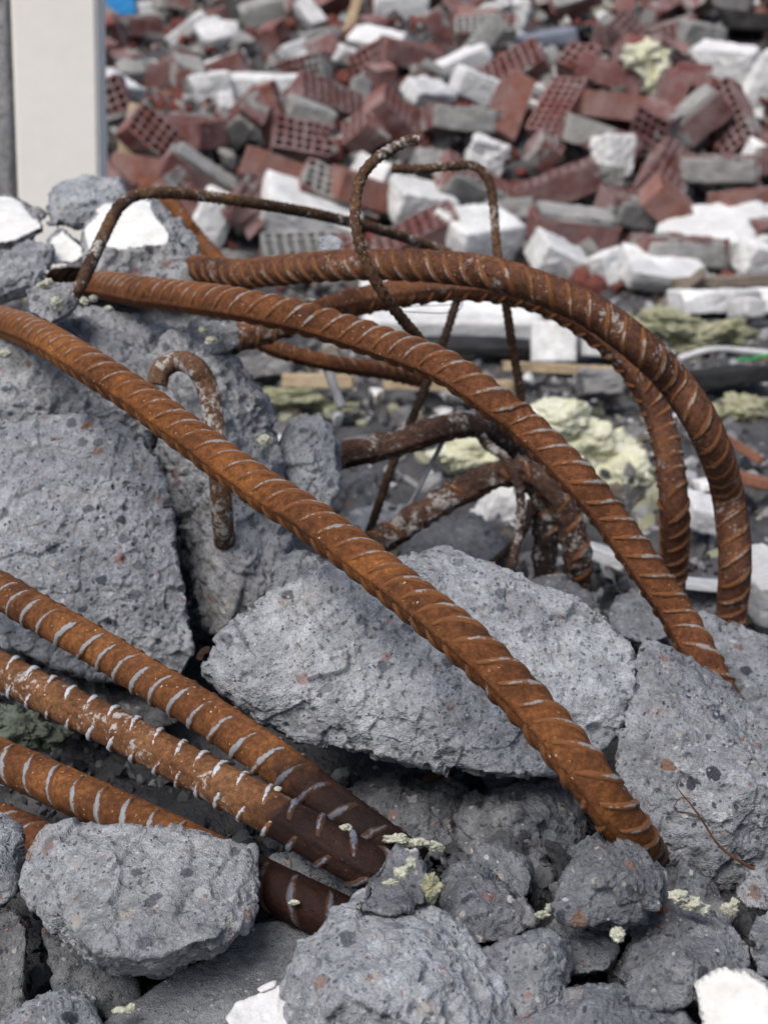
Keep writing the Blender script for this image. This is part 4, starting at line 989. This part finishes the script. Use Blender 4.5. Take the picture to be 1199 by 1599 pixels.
piece('white_scrap', 'pale grey scrap lower between the two right bar legs', 1095, 800, 60, 40, 0.06, -15, 10, 30, 'offwhite', 'scrap', None, 4, .5, .2, heap=False)
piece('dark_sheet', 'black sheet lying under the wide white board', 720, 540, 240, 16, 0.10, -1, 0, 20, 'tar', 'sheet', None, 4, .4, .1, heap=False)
piece('stone', 'grey stone on the yard under the highest arch', 935, 600, 70, 44, 0.12, 0, 0, 0, 'grit', 'stone', None, 5, 1.0, .3, heap=False)
piece('stone', 'light stone on the yard under the left of the highest bar', 420, 575, 90, 40, 0.15, 10, 0, 0, 'grit', 'stone', None, 5, .8, .3, heap=False)
d0 = hit(1150, 560, 0.02)
def hose(label, pts, D, mat):
    C, s = spline([P(*p) for p in pts], 0.01)
    V, T = tube(C, frames(C), np.full((len(C), 10), D / 2), 10)
    loc = C[np.argmin(C[:, 2])].copy()
    tag(link('hose', mesh_tri('hose', V - loc, T), M[mat], loc), label, 'hose')
hose('white hose looping over the yard at the right edge', [(1060, 560, d0 - .1), (1110, 546, d0 - .08), (1160, 548, d0 - .06), (1230, 556, d0 - .05)], 0.014, 'offwhite')
hose('bright green cord beside the white hose at right', [(1150, 562, d0 - .12), (1175, 560, d0 - .1), (1205, 552, d0 - .1)], 0.006, 'green')

# --- mineral wool
def wool(label, lobes, d, mat, n=5, seed=1, fluff=1.0, group='tufts of mineral wool', cat='insulation', grow=1.0):
    Vs, Ts, o_ = [], [], 0
    for i, (x, y, rx, ry) in enumerate(lobes):
        U, T = ico(n); s = d / F
        c = P(x, y, d + 0.3 * (i % 3) * rx * s)
        q = U * 1.0 + seed * 5.3 + i * 2.1
        R = 1 + fluff * (0.60 * perlin(q, 1.3, seed) + 0.30 * perlin(q, 2.7, seed + 1) + 0.20 * perlin(q, 6, seed + 2) + 0.15 * perlin(q, 12, seed + 3) + 0.12 * perlin(q, 25, seed + 4) + 0.08 * perlin(q, 45, seed + 5))
        L = U * R[:, None] * np.array([rx, (rx + ry) / 2.4, ry]) * s * grow
        Vs.append(c + L[:, :1] * RGT + L[:, 1:2] * FWD + L[:, 2:] * UPV); Ts.append(T + o_); o_ += len(U)
    V = np.vstack(Vs); T = np.vstack(Ts)
    loc = np.array([*V.mean(0)[:2], V[:, 2].min()])
    tag(link('wool_tuft', mesh_tri('wool_tuft', V - loc, T), M[mat], loc), label, cat, group)
dh = lambda x, y: hit(x, y, 0.0)
wool('large yellow green wool heap on the yard under the highest arch', [(872, 655, 46, 32), (915, 685, 40, 34), (950, 705, 44, 34), (980, 740, 36, 36), (995, 790, 30, 36), (900, 720, 40, 26), (955, 760, 36, 30)], 2.25, 'wool', 5, 1, .6)
wool('yellow green wool seen through the loop of the corroded bars', [(735, 712, 56, 30), (780, 690, 30, 22)], 2.2, 'wool', 5, 2, .6)
wool('olive wool clump on the yard right of the arch top', [(1040, 505, 44, 20), (1085, 530, 50, 22), (1130, 520, 40, 18)], dh(1085, 545), 'wool_olive', 5, 3)
wool('pale olive wool clump at the right edge of the yard', [(1165, 640, 36, 24), (1120, 655, 30, 16)], dh(1165, 655), 'wool_olive', 5, 4)
wool('low olive wool clump on the yard left behind the middle bar', [(450, 625, 50, 16), (510, 640, 40, 14)], dh(470, 640), 'wool_olive', 5, 5)
wool('pale wool scrap low between the right bar leg and the edge', [(1180, 955, 22, 20), (1165, 975, 16, 14)], 1.62, 'wool', 4, 6)
wool('wool scrap between the bar legs above the middle bar end', [(1010, 850, 20, 30), (1000, 890, 18, 20)], 1.95, 'wool_olive', 5, 7)
wool('yellow wool rag hanging in the upper right of the heap', [(1012, 88, 30, 22), (1022, 118, 26, 26), (1032, 148, 18, 24)], dh(1020, 150) - 0.12, 'wool', 5, 8)
wool('small wool scrap on the left of the heap', [(192, 95, 16, 12), (205, 90, 12, 9)], dh(195, 105) - 0.1, 'wool', 4, 9)
wool('cream scrap of wool at the top right of the heap', [(960, 18, 26, 14), (935, 16, 18, 12)], dh(950, 26) - 0.1, 'wool_pale', 4, 10, grow=0.82)
wool('dull greenish wool clump in the gap between the lower left bars', [(40, 1140, 40, 26), (85, 1150, 26, 22), (10, 1120, 26, 20)], 1.25, 'wool_green', 5, 11, .8)
wool('pair of pale wool tufts on the concrete at lower right', [(1058, 1400, 16, 10), (1078, 1412, 20, 11), (1095, 1420, 12, 8)], 0.865, 'wool_pale', 5, 12, grow=0.82)
wool('small wool twist right of the pair of tufts at lower right', [(1137, 1420, 14, 9), (1146, 1411, 8, 9)], 0.87, 'wool_pale', 5, 13, grow=0.82)
wool('tiny wool tuft beside the long dark pitted piece', [(964, 1460, 12, 12)], 0.835, 'wool_pale', 5, 14, grow=0.82)
wool('tiny wool wisp left of the hollowed lump', [(846, 1428, 12, 7), (858, 1418, 8, 7)], 0.855, 'wool_pale', 5, 15, grow=0.82)
wool('brownish wool tuft tucked beside the small wool topped piece', [(672, 1385, 12, 20)], 0.86, 'wool_olive', 5, 16)
wool('wool scraps lying on the small concrete piece below the bar ends', [(628, 1362, 14, 10), (612, 1378, 14, 6), (642, 1348, 8, 12)], 0.835, 'wool_pale', 5, 17, grow=0.82)
wool('ragged strip of whitish wool where the dark bar ends', [(620, 1310, 22, 9), (650, 1316, 22, 9), (680, 1322, 14, 8)], 0.915, 'wool_pale', 5, 18, grow=0.82)
wool('tiny cream crumb on the chalky bar where it darkens', [(434, 1232, 7, 5)], 0.905, 'wool_pale', 4, 19, .5, grow=0.82)
wool('cream crumb lying on the dark end of the chalky bar', [(540, 1292, 12, 6)], 0.895, 'wool_pale', 4, 20, .6, grow=0.82)
wool('wool scrap on the squarish chip by the thin bent rod', [(72, 444, 12, 9), (90, 474, 10, 12)], 1.385, 'wool_pale', 5, 21, grow=0.82)
wool('small pale crumbs at the foot of the thin bent rod', [(132, 470, 9, 8), (146, 466, 7, 7)], 1.40, 'wool_pale', 4, 22, .6, grow=0.82)
wool('pale crumb on the upper slope left of the hook rod', [(170, 482, 8, 6)], 1.39, 'wool_pale', 4, 23, .6, grow=0.82)
wool('pale crumbs caught on the piece under the middle bar', [(330, 532, 12, 8), (318, 515, 9, 7)], 1.40, 'wool_pale', 4, 24, .6, grow=0.82)
wool('yellowish crumb beside the upright lump of concrete', [(414, 688, 12, 12)], 1.36, 'wool_pale', 5, 25, .6, grow=0.82)
wool('pale crumb at the left edge under the long orange bar', [(8, 553, 12, 8)], 1.36, 'wool_pale', 4, 26, .6, grow=0.82)
wool('pale leaf shaped scrap at the bottom edge near the left', [(192, 1578, 20, 6), (206, 1572, 8, 7)], 0.86, 'wool_pale', 4, 27, .5, grow=0.82)
wool('cream crumb on the dark tail of the lowest bar', [(460, 1409, 10, 5)], 0.915, 'wool_pale', 4, 28, .5, grow=0.82)

# --- dry twig on the right block
hose_pts = [(1199 + 30, 1372), (1180, 1358), (1150, 1342), (1120, 1318), (1095, 1280), (1075, 1252), (1062, 1238)]
C, s = spline([P(x, y, 0.965) for x, y in hose_pts], 0.004)
rad = np.interp(s, [0, s[-1]], [0.0015, 0.0004])[:, None] * np.ones((1, 7))
V, T = tube(C, frames(C), rad, 7); loc = C[0].copy()
tw = tag(link('dry_twig', mesh_tri('dry_twig', V - loc, T), M['twig'], loc), 'thin dry brown twig lying against the large right block', 'twig')
for pts in ([(1075, 1252), (1062, 1245), (1050, 1262)], [(1066, 1242), (1056, 1228), (1060, 1216)], [(1095, 1280), (1080, 1270), (1062, 1268)]):
    C, s = spline([P(x, y, 0.963) for x, y in pts], 0.003)
    V, T = tube(C, frames(C), np.full((len(C), 6), 0.0004), 6)
    link('twig_branch', mesh_tri('twig_branch', V - loc, T), M['twig'], (0, 0, 0), tw)

# ------------------------------------------------------------------ the jumble of the heap
rr = np.random.RandomState(12)
LAND = {(415, 138): 'long bright white slab', (214, 208): 'tan wooden block', (334, 340): 'askew white block', (478, 335): 'large sloping white slab', (575, 285): 'leaning white slab',
        (655, 318): 'white block amid rods', (870, 405): 'tipped white block', (745, 136): 'white block in mid heap', (757, 245): 'crumpled whitish lump', (955, 245): 'upright white lump',
        (1128, 108): 'large pale slab', (1022, 118): 'hanging yellow wool', (1118, 264): 'wide mortared brick', (872, 292): 'long pinkish brick', (872, 176): 'upright hollow brick',
        (628, 14): 'white sheet at the top', (800, 28): 'white sack at the top', (292, 46): 'slanting cream strip', (552, 22): 'pale upright stick', (330, 140): 'pale grey lump', (190, 6): 'blue scrap',
        (425, 15): 'grey slab at the top', (850, 62): 'blue grey sheet', (1180, 38): 'dark beam', (472, 222): 'half brick in mortar', (640, 85): 'level dark red brick', (240, 270): 'level orange brick',
        (1143, 188): 'hollow brick on its end', (965, 168): 'plain dark orange brick', (512, 160): 'tipped hollow brick', (1035, 425): 'wide white slab at right', (1085, 62): 'dull grey block'}
NTH = ['', 'second ', 'third ', 'fourth ', 'fifth ', 'sixth ', 'seventh ', 'eighth ', 'ninth ', 'tenth ', 'eleventh ', 'twelfth ', 'thirteenth ', 'fourteenth ', 'fifteenth ']
seen_lab = {}
def near_label(px, py, what):
    (lx, ly), nm = min(LAND.items(), key=lambda kv: (kv[0][0] - px) ** 2 + 1.6 * (kv[0][1] - py) ** 2)
    dx, dy = px - lx, py - ly
    if py < -5 or px < 5 or px > 1194: rel = 'at the edge by'
    elif abs(dx) > 2.2 * abs(dy): rel = 'right of' if dx > 0 else 'left of'
    elif abs(dy) > 2.2 * abs(dx): rel = 'below' if dy > 0 else 'above'
    else: rel = ('below' if dy > 0 else 'above') + ', ' + ('right of' if dx > 0 else 'left of')
    k = (what, rel, nm); seen_lab[k] = seen_lab.get(k, 0) + 1
    return '%s%s %s the %s' % (NTH[min(14, seen_lab[k] - 1)], what, rel, nm)
count = 0; placed = []
FR = {}
for nm, sizes in (('white', ((.16, .10, .07), (.22, .12, .06), (.12, .09, .08), (.28, .16, .05))), ('mortar', ((.15, .10, .07), (.22, .12, .08), (.11, .09, .07)))):
    FR[nm] = []
    for i, sz in enumerate(sizes):
        V, T = rough_block(*sz, 60 + i, 4, 0.9, 0.25, 2); FR[nm].append(mesh_tri('fragment', V, T))
for m in FR['white']: m.materials.append(M['offwhite'])
for m in FR['mortar']: m.materials.append(M['mortar'])
tries = 0
while count < 280 and tries < 9000:
    tries += 1
    y = 4.0 + 5.6 * rr.rand() ** 0.9; x = (rr.rand() - 0.5) * 2 * (0.29 * y + 0.1)
    z = float(terrain(x, y)); p = np.array([x, y, z + 0.045 + rr.rand() * 0.07])
    px, py, d = px_of(p)
    if not (-60 < px < 1260 and -70 < py < 425): continue
    if px < 150 and py > -20: continue
    if any((px - a) ** 2 + (py - b) ** 2 < (c * 0.85) ** 2 for a, b, c in HAND): continue
    if any(np.sum((p - q) ** 2) < 0.14 ** 2 for q in placed): continue
    placed.append(p); count += 1
    rot = Matrix.Rotation(rr.rand() * 6.28, 3, 'Z') @ Matrix.Rotation(rr.normal() * 0.55, 3, 'X') @ Matrix.Rotation(rr.normal() * 0.4, 3, 'Y')
    u = rr.rand(); wf = 0.26 if (py < 50 or py > 350) else 0.06
    if u < 1 - wf - 0.10:
        k = 'whole' if rr.rand() < 0.48 else 'half'
        if rr.rand() < 0.25: rot = rot @ Matrix.Rotation(1.57, 3, 'X')
        mo = [None, None, 'top', 'side'][rr.randint(4)]
        lb = near_label(px, py, ('broken red brick' if k == 'half' else 'whole red brick') + (' with mortar' if mo else ''))
        brick(p, rot, k, lb, 'loose red bricks of the heap', mo)
    else:
        nm = 'white' if u > 1 - wf else 'mortar'
        o = bpy.data.objects.new('wall_fragment' if nm == 'white' else 'mortar_lump', FR[nm][rr.randint(len(FR[nm]))]); COL.objects.link(o)
        put(o, p, rot)
        tag(o, near_label(px, py, 'loose pale wall fragment' if nm == 'white' else 'loose grey mortar lump'),
            'wall fragment' if nm == 'white' else 'mortar lump', 'loose wall fragments of the heap' if nm == 'white' else 'loose mortar lumps of the heap')

# ------------------------------------------------------------------ small rubble nobody could count
def mat_tone(name, stops):
    t = NT(name)
    col = t.ramp(t.attr('tone'), stops, 'CONSTANT')
    col = t.mix(0.6, col, t.ramp(t.noise(60, 4, 0.7), [(0.3, 0.6), (0.7, 1.3)]), 'MULTIPLY')
    return t.done(col, 0.95, t.noise(160, 3, 0.7), 0.003, 1.0)
def scatter(name, label, n, gen, mat, seed, kindlab='rubble'):
    r_ = np.random.RandomState(seed)
    Vs, Ts, tn, o_ = [], [], [], 0
    for i in range(n):
        pos, s = gen(r_)
        A = r_.normal(size=(3, 3)); Q, _ = np.linalg.qr(A)
        sc_ = s * np.array([1, r_.uniform(.5, 1), r_.uniform(.35, .8)])
        if name == 'gravel' and s > 0.0095:
            U, T = ico(3)
            q = U + r_.uniform(-40, 40, 3)
            L = (U * (1 + 0.5 * perlin(q, 1.1, 5) + 0.30 * facets(q, 1.3, 6) + 0.14 * perlin(q, 4.0, 7) + 0.08 * perlin(q, 9.0, 8))[:, None] * sc_) @ Q
        else:
            U, T = ico(1)
            L = (U * (1 + 0.3 * r_.normal(size=(len(U), 1)).clip(-1.2, 1.2)) * sc_) @ Q
        Vs.append(L + pos); Ts.append(T + o_); o_ += len(U); tn.append(np.full(len(U), r_.rand()))
    o = link(name, mesh_tri(name, np.vstack(Vs), np.vstack(Ts), {'tone': np.concatenate(tn)}, False), mat)
    tag(o, label, kindlab, kind='stuff')
def gen_heap(r_):
    y = 3.8 + 6.5 * r_.rand() ** 1.2; x = (r_.rand() - 0.5) * 2 * (0.3 * y + 0.2)
    return np.array([x, y, float(terrain(x, y)) + r_.rand() * 0.04 - 0.01]), 0.012 + 0.045 * r_.rand() ** 2.2
def gen_yard(r_):
    y = 1.45 + 2.8 * r_.rand(); x = (r_.rand() - 0.5) * 2 * (0.3 * y + 0.2)
    return np.array([x, y, float(terrain(x, y)) + r_.rand() * 0.008 - 0.012]), 0.004 + 0.024 * r_.rand() ** 3
def gen_front(r_):
    y = 0.62 + 1.1 * r_.rand(); x = (r_.rand() - 0.5) * 2 * (0.3 * y + 0.1)
    if r_.rand() < 0.06:
        y = 0.74 + 0.34 * r_.rand(); x = -0.12 + 0.45 * r_.rand()
        return np.array([x, y, float(terrain(x, y)) + r_.rand() * 0.022]), 0.0096 + 0.004 * r_.rand()
    return np.array([x, y, float(terrain(x, y)) + r_.rand() * 0.012 - 0.008]), 0.0025 + 0.0065 * r_.rand() ** 2
scatter('rubble', 'crushed brick and mortar bits between the bricks of the heap', 6500, gen_heap,
        mat_tone('heap_bits', [(0.0, (0.15, 0.05, 0.04)), (0.34, (0.23, 0.22, 0.21)), (0.62, (0.10, 0.09, 0.09)), (0.72, (0.32, 0.31, 0.30)), (0.84, (0.55, 0.55, 0.54)), (0.92, (0.22, 0.12, 0.10))]), 21)
scatter('debris', 'dark gritty debris strewn over the yard behind the bars', 7000, gen_yard,
        mat_tone('yard_bits', [(0.0, (0.09, 0.09, 0.095)), (0.2, (0.17, 0.165, 0.165)), (0.45, (0.27, 0.265, 0.265)), (0.65, (0.14, 0.115, 0.09)), (0.78, (0.28, 0.28, 0.20)), (0.84, (0.38, 0.38, 0.39)), (0.94, (0.7, 0.7, 0.7))]), 22, 'debris')
scatter('gravel', 'small grey chips and grit in the gaps of the pile', 5000, gen_front,
        mat_tone('front_bits', [(0.0, (0.05, 0.052, 0.058)), (0.45, (0.09, 0.092, 0.10)), (0.75, (0.15, 0.153, 0.163)), (0.94, (0.27, 0.27, 0.27))]), 23, 'gravel')
